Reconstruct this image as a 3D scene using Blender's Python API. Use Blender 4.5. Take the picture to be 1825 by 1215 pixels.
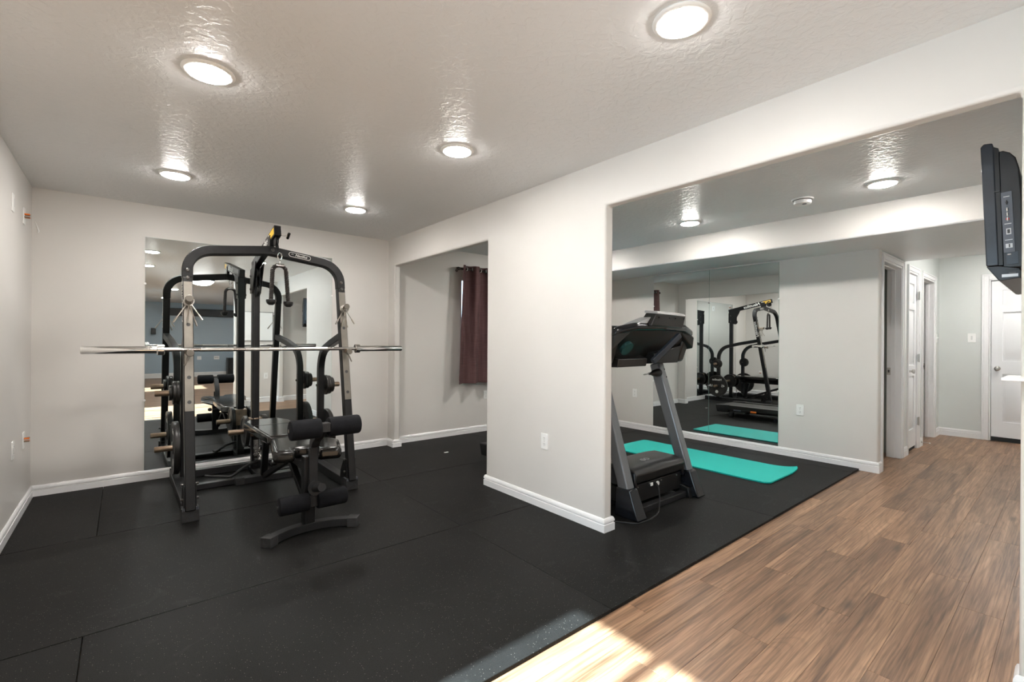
import bpy, bmesh, math, random
from mathutils import Vector, Matrix
random.seed(7)
for o in list(bpy.data.objects): bpy.data.objects.remove(o)
SC = bpy.context.scene; COL = SC.collection
R_ = math.radians

# ------------------------------------------------------------------ camera, sky, sun, exposure
YAW = R_(39.627); ROLL = .0061; CH = 1.255
Fv = Vector((math.sin(YAW), math.cos(YAW), 0)); r0 = Vector((math.cos(YAW), -math.sin(YAW), 0)); u0 = Vector((0, 0, 1))
Rv = r0*math.cos(ROLL) + u0*math.sin(ROLL); Uv = u0*math.cos(ROLL) - r0*math.sin(ROLL)
cam = bpy.data.cameras.new('camera'); camo = bpy.data.objects.new('camera', cam); COL.objects.link(camo)
cam.sensor_width = 36; cam.sensor_fit = 'HORIZONTAL'; cam.lens = 834.8/1825*36; cam.clip_start = .02
m = Matrix.Identity(4)
for i in range(3): m[i][0] = Rv[i]; m[i][1] = Uv[i]; m[i][2] = -Fv[i]
m[0][3], m[1][3], m[2][3] = 0, 0, CH
camo.matrix_world = m; SC.camera = camo

W = bpy.data.worlds.new('world'); SC.world = W; W.use_nodes = True
bg = W.node_tree.nodes['Background']; bg.inputs[0].default_value = (.64, .82, 1, 1); bg.inputs[1].default_value = 3.0
sun = bpy.data.lights.new('sun', 'SUN'); sun.energy = 46; sun.angle = R_(1.1); sun.color = (.80, .92, 1)
suno = bpy.data.objects.new('sun', sun); COL.objects.link(suno)
EL = math.atan2(2.03, 2.287)
suno.rotation_euler = Vector((math.cos(EL), 0, -math.sin(EL))).to_track_quat('-Z', 'Y').to_euler(); suno.location = (-6, 1, 6)
LAMP = 133.0
vs = SC.view_settings; vs.view_transform = 'Standard'; vs.look = 'None'; vs.exposure = 0.78; vs.gamma = 1; vs.use_curve_mapping = False
SC.cycles.use_denoising = True
SC.cycles.max_bounces = 12; SC.cycles.diffuse_bounces = 6; SC.cycles.glossy_bounces = 6; SC.cycles.sample_clamp_indirect = 8
SC.cycles.caustics_reflective = False

# ------------------------------------------------------------------ materials
MATS = {}
def N(nt, t, **kw):
    n = nt.nodes.new(t)
    for k, v in kw.items(): setattr(n, k, v)
    return n
def mat(name, col, rough=.5, metal=0., var=0., vscale=6., bump=0., bscale=60., spec=.5, emit=None, coat=0., bdist=.002):
    if name in MATS: return MATS[name]
    M = bpy.data.materials.new(name); M.use_nodes = True; nt = M.node_tree; b = nt.nodes['Principled BSDF']
    b.inputs['Base Color'].default_value = (*col, 1); b.inputs['Roughness'].default_value = rough; b.inputs['Metallic'].default_value = metal
    b.inputs['Specular IOR Level'].default_value = spec; b.inputs['Coat Weight'].default_value = coat
    L = nt.links.new
    tc = N(nt, 'ShaderNodeTexCoord')
    if var:
        n = N(nt, 'ShaderNodeTexNoise'); n.inputs['Scale'].default_value = vscale; n.inputs['Detail'].default_value = 4; L(tc.outputs['Object'], n.inputs['Vector'])
        r = N(nt, 'ShaderNodeValToRGB'); r.color_ramp.elements[0].position = .3; r.color_ramp.elements[1].position = .7
        r.color_ramp.elements[0].color = (*[c*(1-var) for c in col], 1); r.color_ramp.elements[1].color = (*[min(1, c*(1+var)) for c in col], 1)
        L(n.outputs['Fac'], r.inputs['Fac']); L(r.outputs['Color'], b.inputs['Base Color'])
    if bump:
        n = N(nt, 'ShaderNodeTexNoise'); n.inputs['Scale'].default_value = bscale; n.inputs['Detail'].default_value = 3; L(tc.outputs['Object'], n.inputs['Vector'])
        bp = N(nt, 'ShaderNodeBump'); bp.inputs['Strength'].default_value = bump; bp.inputs['Distance'].default_value = bdist
        L(n.outputs['Fac'], bp.inputs['Height']); L(bp.outputs['Normal'], b.inputs['Normal'])
    if emit: b.inputs['Emission Color'].default_value = (*emit[0], 1); b.inputs['Emission Strength'].default_value = emit[1]
    MATS[name] = M; return M

WALL = mat('wall_paint', (.69, .668, .635), .42, var=.015, vscale=2, bump=.12, bscale=90, spec=.35, bdist=.001)
WALLB = mat('hall_wall_paint', (.66, .685, .665), .5, var=.015, vscale=2, bump=.12, bscale=90, spec=.3, bdist=.001)
WALLR = mat('slate_wall_paint', (.37, .46, .53), .5, var=.02, vscale=2, bump=.1, bscale=90, spec=.3, bdist=.001)
TRIM = mat('white_trim_paint', (.84, .84, .84), .3, spec=.4)
DOORW = mat('white_door_paint', (.80, .81, .82), .35, bump=.08, bscale=120, spec=.4, bdist=.0006)
PLATE = mat('white_plastic', (.86, .86, .84), .3)
SLOT = mat('socket_slot', (.05, .05, .05), .5)
BLACKP = mat('black_powder_coat', (.008, .008, .0085), .40, var=.25, vscale=14, bump=.1, bscale=300, spec=.36, bdist=.0005)
GREYP = mat('dark_grey_powder_coat', (.020, .020, .021), .44, var=.2, vscale=12, bump=.1, bscale=300, spec=.28, bdist=.0005)
RUBC = mat('ribbed_rubber_cap', (.034, .034, .035), .62, var=.2, vscale=30, spec=.25)
NICKEL = mat('worn_nickel_plate', (.23, .212, .184), .40, .8, var=.12, vscale=9)
CHROME = mat('chrome', (.80, .79, .77), .13, 1.)
BOLT = mat('dark_zinc_bolt', (.10, .095, .09), .35, .8)
STEEL = mat('knurled_steel', (.66, .64, .61), .30, 1., bump=.2, bscale=900, bdist=.0003)
BRASS = mat('tarnished_bronze', (.30, .22, .155), .36, .9, var=.25, vscale=20)
IRON = mat('black_cast_iron', (.020, .0185, .017), .36, .3, var=.35, vscale=16, bump=.25, bscale=140, bdist=.0008)
FOAM = mat('black_foam', (.009, .0095, .0115), .85, var=.2, vscale=25, bump=.5, bscale=220, bdist=.001, spec=.15)
VINYL = mat('black_vinyl', (.006, .0055, .005), .15, bump=.06, bscale=25, spec=.6, bdist=.002)
ROPE = mat('dark_brown_rope', (.020, .015, .013), .6, var=.3, vscale=60, bump=.5, bscale=300, bdist=.001)
BLACKR = mat('black_rubber', (.012, .012, .012), .35)
YELLOW = mat('yellow_tape', (.62, .37, .03), .5)
WHITEI = mat('white_ink', (.85, .85, .82), .5)
GREYT = mat('grey_metallic_paint', (.21, .22, .235), .34, .6)
BLACKG = mat('glossy_black_plastic', (.008, .009, .012), .18, spec=.6)
BLACKM = mat('matte_black_plastic', (.006, .006, .006), .40, bump=.1, bscale=400, bdist=.0004)
CHARC = mat('charcoal_plastic', (.013, .012, .011), .34, bump=.1, bscale=400, bdist=.0004)
SILV = mat('silver_plastic', (.52, .52, .52), .35, .3)
ORANGE = mat('orange_plastic', (.75, .17, .015), .45)
CURT = None
DARKTEAL = mat('dark_teal_plastic', (.012, .045, .045), .4)
MIRROR = mat('mirror_silver', (.83, .89, .895), .0, 1.)
GLASSE = mat('mirror_edge', (.25, .38, .34), .15)
TVGREY = mat('tv_dark_grey', (.014, .0145, .016), .35, var=.15, vscale=20)
TVSIDE = mat('tv_bezel_grey', (.030, .037, .048), .28, var=.2, vscale=10)
PORT = mat('port_panel_grey', (.10, .11, .13), .45)
RED = mat('red_jack', (.6, .03, .02), .4)
HINGE = mat('satin_nickel', (.52, .50, .47), .3, 1.)
DARKGAP = mat('door_sweep_black', (.015, .015, .015), .7)  # black for the shade in the gaps under the doors
DARKV = mat('screen_valance_black', (.02, .02, .022), .5)
SCREENW = mat('projection_screen', (.42, .50, .56), .8)
BOARD = mat('whiteboard_white', (.86, .87, .86), .25)
SPRING = mat('spring_steel', (.55, .52, .47), .28, 1.)
RODM = mat('curtain_rod_bronze', (.035, .028, .024), .35, .6)
GROM = mat('grommet_silver', (.6, .6, .6), .25, 1.)
LENS = mat('lamp_diffuser', (.9, .9, .9), .4, emit=((1, .965, .925), LAMP))
LENS2 = mat('lamp_diffuser_bright', (.9, .9, .9), .4, emit=((1, .955, .905), LAMP*1.32))
DOMEL = mat('dome_diffuser', (.9, .9, .9), .4, emit=((1, .98, .96), 26))
YLAB = mat('warning_label_yellow', (.55, .42, .10), .5)

def ceiling_mat():
    M = bpy.data.materials.new('textured_ceiling_paint'); M.use_nodes = True; nt = M.node_tree; b = nt.nodes['Principled BSDF']; L = nt.links.new
    b.inputs['Base Color'].default_value = (.755, .765, .77, 1); b.inputs['Roughness'].default_value = .36; b.inputs['Specular IOR Level'].default_value = .42
    tc = N(nt, 'ShaderNodeTexCoord'); n = N(nt, 'ShaderNodeTexNoise'); n.inputs['Scale'].default_value = 26; n.inputs['Detail'].default_value = 4; n.inputs['Distortion'].default_value = .6
    L(tc.outputs['Object'], n.inputs['Vector'])
    r = N(nt, 'ShaderNodeValToRGB'); r.color_ramp.elements[0].position = .44; r.color_ramp.elements[1].position = .60
    L(n.outputs['Fac'], r.inputs['Fac'])
    n2 = N(nt, 'ShaderNodeTexNoise'); n2.inputs['Scale'].default_value = 120; L(tc.outputs['Object'], n2.inputs['Vector'])
    ad = N(nt, 'ShaderNodeMath', operation='MULTIPLY_ADD'); L(n2.outputs['Fac'], ad.inputs[0]); ad.inputs[1].default_value = .35; L(r.outputs['Color'], ad.inputs[2])
    bp = N(nt, 'ShaderNodeBump'); bp.inputs['Strength'].default_value = .5; bp.inputs['Distance'].default_value = .0022
    L(ad.outputs[0], bp.inputs['Height']); L(bp.outputs['Normal'], b.inputs['Normal'])
    return M
CEIL = ceiling_mat()

def rubber_mat():
    M = bpy.data.materials.new('speckled_rubber'); M.use_nodes = True; nt = M.node_tree; b = nt.nodes['Principled BSDF']; L = nt.links.new
    tc = N(nt, 'ShaderNodeTexCoord')
    n = N(nt, 'ShaderNodeTexNoise'); n.inputs['Scale'].default_value = 1.6; n.inputs['Detail'].default_value = 6; L(tc.outputs['Object'], n.inputs['Vector'])
    r = N(nt, 'ShaderNodeValToRGB'); r.color_ramp.elements[0].position = .3; r.color_ramp.elements[1].position = .75
    r.color_ramp.elements[0].color = (.0055, .0053, .0050, 1); r.color_ramp.elements[1].color = (.012, .0117, .0112, 1)
    L(n.outputs['Fac'], r.inputs['Fac'])
    g = N(nt, 'ShaderNodeTexNoise'); g.inputs['Scale'].default_value = 330; g.inputs['Detail'].default_value = 2; L(tc.outputs['Object'], g.inputs['Vector'])
    gr = N(nt, 'ShaderNodeMapRange'); gr.inputs[1].default_value = .3; gr.inputs[2].default_value = .7; gr.inputs[3].default_value = .4; gr.inputs[4].default_value = 1.7
    L(g.outputs['Fac'], gr.inputs[0])
    mu = N(nt, 'ShaderNodeMix', data_type='RGBA', blend_type='MULTIPLY'); mu.inputs[0].default_value = 1; L(r.outputs['Color'], mu.inputs[6]); L(gr.outputs[0], mu.inputs[7])
    v = N(nt, 'ShaderNodeTexVoronoi'); v.inputs['Scale'].default_value = 130; L(tc.outputs['Object'], v.inputs['Vector'])
    wn = N(nt, 'ShaderNodeSeparateColor'); L(v.outputs['Color'], wn.inputs[0])
    c1 = N(nt, 'ShaderNodeMath', operation='LESS_THAN'); L(v.outputs['Distance'], c1.inputs[0]); c1.inputs[1].default_value = .17
    c2 = N(nt, 'ShaderNodeMath', operation='GREATER_THAN'); L(wn.outputs[0], c2.inputs[0]); c2.inputs[1].default_value = .80
    c3 = N(nt, 'ShaderNodeMath', operation='MULTIPLY'); L(c1.outputs[0], c3.inputs[0]); L(c2.outputs[0], c3.inputs[1])
    c4 = N(nt, 'ShaderNodeMath', operation='MULTIPLY'); L(c3.outputs[0], c4.inputs[0]); c4.inputs[1].default_value = .8
    mx = N(nt, 'ShaderNodeMix', data_type='RGBA'); L(c4.outputs[0], mx.inputs[0]); L(mu.outputs[2], mx.inputs[6]); mx.inputs[7].default_value = (.20, .185, .165, 1)
    # chalky scuffs
    s = N(nt, 'ShaderNodeTexNoise'); s.inputs['Scale'].default_value = 5; s.inputs['Detail'].default_value = 8; s.inputs['Distortion'].default_value = 1.5; L(tc.outputs['Object'], s.inputs['Vector'])
    sr = N(nt, 'ShaderNodeMapRange'); sr.inputs[1].default_value = .64; sr.inputs[2].default_value = .80; sr.inputs[3].default_value = 0; sr.inputs[4].default_value = .22; L(s.outputs['Fac'], sr.inputs[0])
    m2 = N(nt, 'ShaderNodeMix', data_type='RGBA'); L(sr.outputs[0], m2.inputs[0]); L(mx.outputs[2], m2.inputs[6]); m2.inputs[7].default_value = (.09, .09, .09, 1)
    L(m2.outputs[2], b.inputs['Base Color'])
    b.inputs['Roughness'].default_value = .58; b.inputs['Specular IOR Level'].default_value = .15
    bp = N(nt, 'ShaderNodeBump'); bp.inputs['Strength'].default_value = .35; bp.inputs['Distance'].default_value = .001; L(g.outputs['Fac'], bp.inputs['Height']); L(bp.outputs['Normal'], b.inputs['Normal'])
    return M
RUBBER = rubber_mat()

def wood_mat():
    M = bpy.data.materials.new('oak_plank_print'); M.use_nodes = True; nt = M.node_tree; b = nt.nodes['Principled BSDF']; L = nt.links.new
    tc = N(nt, 'ShaderNodeTexCoord'); oi = N(nt, 'ShaderNodeObjectInfo')
    rm = N(nt, 'ShaderNodeMath', operation='MULTIPLY'); L(oi.outputs['Random'], rm.inputs[0]); rm.inputs[1].default_value = 60
    cx = N(nt, 'ShaderNodeCombineXYZ'); L(rm.outputs[0], cx.inputs[0]); L(rm.outputs[0], cx.inputs[1]); L(rm.outputs[0], cx.inputs[2])
    av = N(nt, 'ShaderNodeVectorMath', operation='ADD'); L(tc.outputs['Object'], av.inputs[0]); L(cx.outputs[0], av.inputs[1])
    def mapped(sx, sy):
        mp = N(nt, 'ShaderNodeMapping'); mp.inputs['Scale'].default_value = (sx, sy, 1); L(av.outputs[0], mp.inputs['Vector']); return mp
    m1 = mapped(.75, 13); n1 = N(nt, 'ShaderNodeTexNoise'); n1.inputs['Scale'].default_value = 1.0; n1.inputs['Detail'].default_value = 7; n1.inputs['Roughness'].default_value = .62; n1.inputs['Distortion'].default_value = .45; L(m1.outputs[0], n1.inputs['Vector'])
    r1 = N(nt, 'ShaderNodeValToRGB'); e = r1.color_ramp.elements
    e[0].position = .28; e[0].color = (.115, .064, .037, 1); e[1].position = .74; e[1].color = (.42, .258, .155, 1)
    x = e.new(.5); x.color = (.275, .158, .092, 1)
    L(n1.outputs['Fac'], r1.inputs['Fac'])
    # fine grain
    m2 = mapped(3.2, 120); n2 = N(nt, 'ShaderNodeTexNoise'); n2.inputs['Scale'].default_value = 1; n2.inputs['Detail'].default_value = 5; n2.inputs['Distortion'].default_value = .4; L(m2.outputs[0], n2.inputs['Vector'])
    g2 = N(nt, 'ShaderNodeMapRange'); g2.inputs[1].default_value = .35; g2.inputs[2].default_value = .65; g2.inputs[3].default_value = .62; g2.inputs[4].default_value = 1.22; L(n2.outputs['Fac'], g2.inputs[0])
    mu = N(nt, 'ShaderNodeMix', data_type='RGBA', blend_type='MULTIPLY'); mu.inputs[0].default_value = 1; L(r1.outputs['Color'], mu.inputs[6]); L(g2.outputs[0], mu.inputs[7])
    # cathedral rings: contour lines of a stretched noise
    m3 = mapped(.55, 4.5); n3 = N(nt, 'ShaderNodeTexNoise'); n3.inputs['Scale'].default_value = 1; n3.inputs['Detail'].default_value = 2; n3.inputs['Distortion'].default_value = .5; L(m3.outputs[0], n3.inputs['Vector'])
    k = N(nt, 'ShaderNodeMath', operation='MULTIPLY'); L(n3.outputs['Fac'], k.inputs[0]); k.inputs[1].default_value = 120
    si = N(nt, 'ShaderNodeMath', operation='SINE'); L(k.outputs[0], si.inputs[0])
    s2 = N(nt, 'ShaderNodeMapRange'); s2.inputs[1].default_value = .2; s2.inputs[2].default_value = 1; s2.inputs[3].default_value = 1; s2.inputs[4].default_value = .70; L(si.outputs[0], s2.inputs[0])
    mu2 = N(nt, 'ShaderNodeMix', data_type='RGBA', blend_type='MULTIPLY'); mu2.inputs[0].default_value = .45; L(mu.outputs[2], mu2.inputs[6]); L(s2.outputs[0], mu2.inputs[7])
    # dark cracks and knots
    m4 = mapped(1.8, 7); v = N(nt, 'ShaderNodeTexVoronoi'); v.inputs['Scale'].default_value = 1.1; L(m4.outputs[0], v.inputs['Vector'])
    kn = N(nt, 'ShaderNodeMapRange'); kn.inputs[1].default_value = .05; kn.inputs[2].default_value = .20; kn.inputs[3].default_value = .85; kn.inputs[4].default_value = 0; L(v.outputs['Distance'], kn.inputs[0])
    sc = N(nt, 'ShaderNodeSeparateColor'); L(v.outputs['Color'], sc.inputs[0])
    kg = N(nt, 'ShaderNodeMath', operation='GREATER_THAN'); L(sc.outputs[0], kg.inputs[0]); kg.inputs[1].default_value = .70
    km = N(nt, 'ShaderNodeMath', operation='MULTIPLY'); L(kn.outputs[0], km.inputs[0]); L(kg.outputs[0], km.inputs[1])
    mx = N(nt, 'ShaderNodeMix', data_type='RGBA'); L(km.outputs[0], mx.inputs[0]); L(mu2.outputs[2], mx.inputs[6]); mx.inputs[7].default_value = (.085, .055, .038, 1)
    # plank-to-plank tone
    tn = N(nt, 'ShaderNodeMapRange'); tn.inputs[3].default_value = .86; tn.inputs[4].default_value = 1.14; L(oi.outputs['Random'], tn.inputs[0])
    mt = N(nt, 'ShaderNodeMix', data_type='RGBA', blend_type='MULTIPLY'); mt.inputs[0].default_value = 1; L(mx.outputs[2], mt.inputs[6]); L(tn.outputs[0], mt.inputs[7])
    L(mt.outputs[2], b.inputs['Base Color'])
    b.inputs['Roughness'].default_value = .40; b.inputs['Specular IOR Level'].default_value = .45
    bp = N(nt, 'ShaderNodeBump'); bp.inputs['Strength'].default_value = .15; bp.inputs['Distance'].default_value = .001; L(n2.outputs['Fac'], bp.inputs['Height']); L(bp.outputs['Normal'], b.inputs['Normal'])
    return M
WOOD = wood_mat()

def yoga_mat_material():
    M = bpy.data.materials.new('turquoise_foam'); M.use_nodes = True; nt = M.node_tree; b = nt.nodes['Principled BSDF']; L = nt.links.new
    b.inputs['Base Color'].default_value = (.010, .52, .46, 1); b.inputs['Roughness'].default_value = .55
    tc = N(nt, 'ShaderNodeTexCoord'); w = N(nt, 'ShaderNodeTexWave'); w.wave_type = 'RINGS'; w.rings_direction = 'Z'; w.inputs['Scale'].default_value = 26; w.inputs['Distortion'].default_value = 1.5; w.inputs['Detail Scale'].default_value = .6
    L(tc.outputs['Object'], w.inputs['Vector'])
    bp = N(nt, 'ShaderNodeBump'); bp.inputs['Strength'].default_value = .5; bp.inputs['Distance'].default_value = .002; L(w.outputs['Fac'], bp.inputs['Height']); L(bp.outputs['Normal'], b.inputs['Normal'])
    mr = N(nt, 'ShaderNodeMix', data_type='RGBA'); L(w.outputs['Fac'], mr.inputs[0]); mr.inputs[6].default_value = (.007, .46, .41, 1); mr.inputs[7].default_value = (.010, .57, .50, 1); L(mr.outputs[2], b.inputs['Base Color'])
    return M
YOGA = yoga_mat_material()

def curtain_mat():
    M = bpy.data.materials.new('plum_linen'); M.use_nodes = True; nt = M.node_tree; b = nt.nodes['Principled BSDF']; L = nt.links.new
    tc = N(nt, 'ShaderNodeTexCoord'); res = []
    for s in ((700, 700, 14), (14, 14, 700)):
        mp = N(nt, 'ShaderNodeMapping'); mp.inputs['Scale'].default_value = s; L(tc.outputs['Object'], mp.inputs['Vector'])
        n = N(nt, 'ShaderNodeTexNoise'); n.inputs['Scale'].default_value = .35; n.inputs['Detail'].default_value = 2; L(mp.outputs[0], n.inputs['Vector']); res.append(n)
    a = N(nt, 'ShaderNodeMath', operation='ADD'); L(res[0].outputs['Fac'], a.inputs[0]); L(res[1].outputs['Fac'], a.inputs[1])
    r = N(nt, 'ShaderNodeMapRange'); r.inputs[1].default_value = .7; r.inputs[2].default_value = 1.3; L(a.outputs[0], r.inputs[0])
    mx = N(nt, 'ShaderNodeMix', data_type='RGBA'); L(r.outputs[0], mx.inputs[0]); mx.inputs[6].default_value = (.075, .028, .027, 1); mx.inputs[7].default_value = (.165, .085, .083, 1)
    L(mx.outputs[2], b.inputs['Base Color']); b.inputs['Roughness'].default_value = .8
    tr = N(nt, 'ShaderNodeBsdfTranslucent'); tr.inputs['Color'].default_value = (.20, .10, .13, 1)
    ms = N(nt, 'ShaderNodeMixShader'); ms.inputs[0].default_value = .22; L(b.outputs[0], ms.inputs[1]); L(tr.outputs[0], ms.inputs[2]); L(ms.outputs[0], nt.nodes['Material Output'].inputs['Surface'])
    return M
CURT = curtain_mat()

def pane_mat():
    M = bpy.data.materials.new('window_glass'); M.use_nodes = True; nt = M.node_tree; L = nt.links.new
    t = N(nt, 'ShaderNodeBsdfTransparent'); t.inputs[0].default_value = (.93, .96, .95, 1); g = N(nt, 'ShaderNodeBsdfGlossy'); g.inputs['Roughness'].default_value = 0
    f = N(nt, 'ShaderNodeFresnel'); f.inputs[0].default_value = 1.45; ms = N(nt, 'ShaderNodeMixShader')
    L(f.outputs[0], ms.inputs[0]); L(t.outputs[0], ms.inputs[1]); L(g.outputs[0], ms.inputs[2]); L(ms.outputs[0], nt.nodes['Material Output'].inputs['Surface'])
    return M
PANE = pane_mat()

# ------------------------------------------------------------------ mesh helpers
ORI = {}
class MB:
    def __init__(s, M=None): s.bm = bmesh.new(); s.M = M
    def v(s, p):
        p = Vector(p); return s.bm.verts.new(s.M @ p if s.M else p)
    def box(s, x0, x1, y0, y1, z0, z1):
        c = [s.v((x, y, z)) for z in (z0, z1) for y in (y0, y1) for x in (x0, x1)]
        for f in ((0, 2, 3, 1), (4, 5, 7, 6), (0, 1, 5, 4), (2, 6, 7, 3), (0, 4, 6, 2), (1, 3, 7, 5)): s.bm.faces.new([c[i] for i in f])
        return s
    def hexa(s, bot, top):
        c = [s.v(p) for p in bot] + [s.v(p) for p in top]
        for f in ((3, 2, 1, 0), (4, 5, 6, 7), (0, 1, 5, 4), (1, 2, 6, 5), (2, 3, 7, 6), (3, 0, 4, 7)): s.bm.faces.new([c[i] for i in f])
        return s
    def rings(s, rs, caps=True, closed=False):
        vs = [[s.v(p) for p in r] for r in rs]; n = len(vs[0]); k = len(vs)
        for i in range(k if closed else k-1):
            a, b = vs[i], vs[(i+1) % k]
            for j in range(n): s.bm.faces.new((a[j], a[(j+1) % n], b[(j+1) % n], b[j]))
        if caps and not closed: s.bm.faces.new(vs[0][::-1]); s.bm.faces.new(vs[-1])
        return s
    def cyl(s, p0, p1, r, r1=None, n=20): return s.lathe([(r, 0), (r if r1 is None else r1, 1)], p0, p1, n)
    def lathe(s, prof, p0, p1, n=24):
        # prof: (radius, fraction along p0-p1); radius 0 is clamped small
        p0, p1 = Vector(p0), Vector(p1); d = p1-p0; t = d.normalized()
        a = t.orthogonal().normalized(); b = t.cross(a)
        return s.rings([[p0+d*f+(a*math.cos(q)+b*math.sin(q))*max(r, 1e-4) for q in [2*math.pi*i/n for i in range(n)]] for r, f in prof])
    def tube(s, path, r, n=10, closed=False):
        P = [Vector(p) for p in path]; k = len(P); T = []
        for i in range(k):
            a = P[i-1] if (i or closed) else P[0]; b = P[(i+1) % k] if (i < k-1 or closed) else P[-1]
            T.append((b-a).normalized())
        u = T[0].orthogonal().normalized(); rs = []
        for i in range(k):
            u = (u-T[i]*u.dot(T[i])); u = u.normalized() if u.length > 1e-6 else T[i].orthogonal().normalized()
            w = T[i].cross(u); rr = r[i] if isinstance(r, (list, tuple)) else r
            rs.append([P[i]+(u*math.cos(q)+w*math.sin(q))*rr for q in [2*math.pi*j/n for j in range(n)]])
        return s.rings(rs, closed=closed)
    def rect(s, path, w, h, nrm):
        P = [Vector(p) for p in path]; nrm = Vector(nrm).normalized(); k = len(P); rs = []
        for i in range(k):
            t0 = (P[i]-P[i-1]).normalized() if i else (P[1]-P[0]).normalized(); t1 = (P[i+1]-P[i]).normalized() if i < k-1 else t0
            t = (t0+t1).normalized(); sc = 1/max(.3, t.dot(t0)); b = t.cross(nrm).normalized()
            rs.append([P[i]+nrm*w/2*x+b*h/2*sc*y for x, y in ((-1, -1), (1, -1), (1, 1), (-1, 1))])
        return s.rings(rs)
    def prism(s, poly, axis, a0, a1):
        def mk(p, a):
            return {'X': (a, p[0], p[1]), 'Y': (p[0], a, p[1]), 'Z': (p[0], p[1], a)}[axis]
        return s.rings([[mk(p, a0) for p in poly], [mk(p, a1) for p in poly]])
    def torus(s, c, ax, R, r, n=28, k=10, sx=1.):
        c = Vector(c); ax = Vector(ax).normalized(); a = ax.orthogonal().normalized(); b = ax.cross(a)
        return s.tube([c+a*math.cos(q)*R*sx+b*math.sin(q)*R for q in [2*math.pi*i/n for i in range(n)]], r, k, closed=True)
    def build(s, name, mt, parent=None, bevel=0., seg=2, smooth=True, org=None):
        bm = s.bm; bmesh.ops.recalc_face_normals(bm, faces=bm.faces)
        if parent is not None: org = ORI[parent.name]
        elif org is None:
            xs = [v.co for v in bm.verts]; lo = [min(c[i] for c in xs) for i in range(3)]; hi = [max(c[i] for c in xs) for i in range(3)]
            org = Vector(((lo[0]+hi[0])/2, (lo[1]+hi[1])/2, lo[2]))
        org = Vector(org)
        for v in bm.verts: v.co -= org
        me = bpy.data.meshes.new(name); bm.to_mesh(me); bm.free()
        if smooth:
            for p in me.polygons: p.use_smooth = True
            me.set_sharp_from_angle(angle=R_(38))
        me.materials.append(mt)
        o = bpy.data.objects.new(name, me); COL.objects.link(o)
        if parent is not None: o.parent = parent
        else: o.location = org
        ORI[o.name] = org
        if bevel:
            b = o.modifiers.new('bevel', 'BEVEL'); b.width = bevel; b.segments = seg; b.limit_method = 'ANGLE'; b.angle_limit = R_(40); b.harden_normals = False
        return o
def thing(name, label, cat, loc, group=None):
    o = bpy.data.objects.new(name, None); COL.objects.link(o); o.location = loc; o.empty_display_size = .05
    ORI[o.name] = Vector(loc); o['label'] = label; o['category'] = cat
    if group: o['group'] = group
    return o
def tag(o, label, cat, group=None):
    o['label'] = label; o['category'] = cat
    if group: o['group'] = group
    return o
def struct(o): o['kind'] = 'structure'; return o
def dup(root, loc, label=None):
    r = root.copy(); COL.objects.link(r); r.location = loc; ORI[r.name] = Vector(loc)
    if label: r['label'] = label
    for c in list(root.children):
        d = c.copy(); COL.objects.link(d); d.parent = r
        for g in c.children:
            e = g.copy(); COL.objects.link(e); e.parent = d
    return r
def fillet(pts, rad, seg=8):
    P = [Vector(p) for p in pts]; out = [P[0]]
    for i in range(1, len(P)-1):
        r = rad[i-1] if isinstance(rad, (list, tuple)) else rad
        a = (P[i-1]-P[i]).normalized(); b = (P[i+1]-P[i]).normalized(); ang = a.angle(b)
        if r <= 0 or ang > 3.1: out.append(P[i]); continue
        d = r/math.tan(ang/2); c = P[i]+(a+b).normalized()*(r/math.sin(ang/2)); s0 = P[i]+a*d-c; s1 = P[i]+b*d-c
        tot = s0.angle(s1); ax = s0.cross(s1).normalized()
        for k in range(seg+1): out.append(c+Matrix.Rotation(tot*k/seg, 3, ax) @ s0)
    out.append(P[-1]); return out
def frame(o, u, v, n):
    M = Matrix.Identity(4)
    for i in range(3): M[i][0] = u[i]; M[i][1] = v[i]; M[i][2] = n[i]; M[i][3] = o[i]
    return M
def text(s, size, M, mt, parent, ext=.0006, name='lettering', shear=0., align='CENTER', sx=1.):
    c = bpy.data.curves.new('t', 'FONT'); c.body = s; c.size = size; c.extrude = ext; c.align_x = align; c.align_y = 'CENTER'; c.shear = shear; c.resolution_u = 3; c.offset = size*.012
    o = bpy.data.objects.new('t', c); COL.objects.link(o)
    dg = bpy.context.evaluated_depsgraph_get(); me = bpy.data.meshes.new_from_object(o.evaluated_get(dg))
    bpy.data.objects.remove(o); bpy.data.curves.remove(c)
    me.transform(Matrix.Diagonal((sx, 1, 1, 1))); me.transform(M); me.transform(Matrix.Translation(-ORI[parent.name])); me.name = name
    me.materials.clear(); me.materials.append(mt)
    ob = bpy.data.objects.new(name, me); COL.objects.link(ob); ob.parent = parent; ORI[ob.name] = ORI[parent.name]
    return ob

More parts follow.
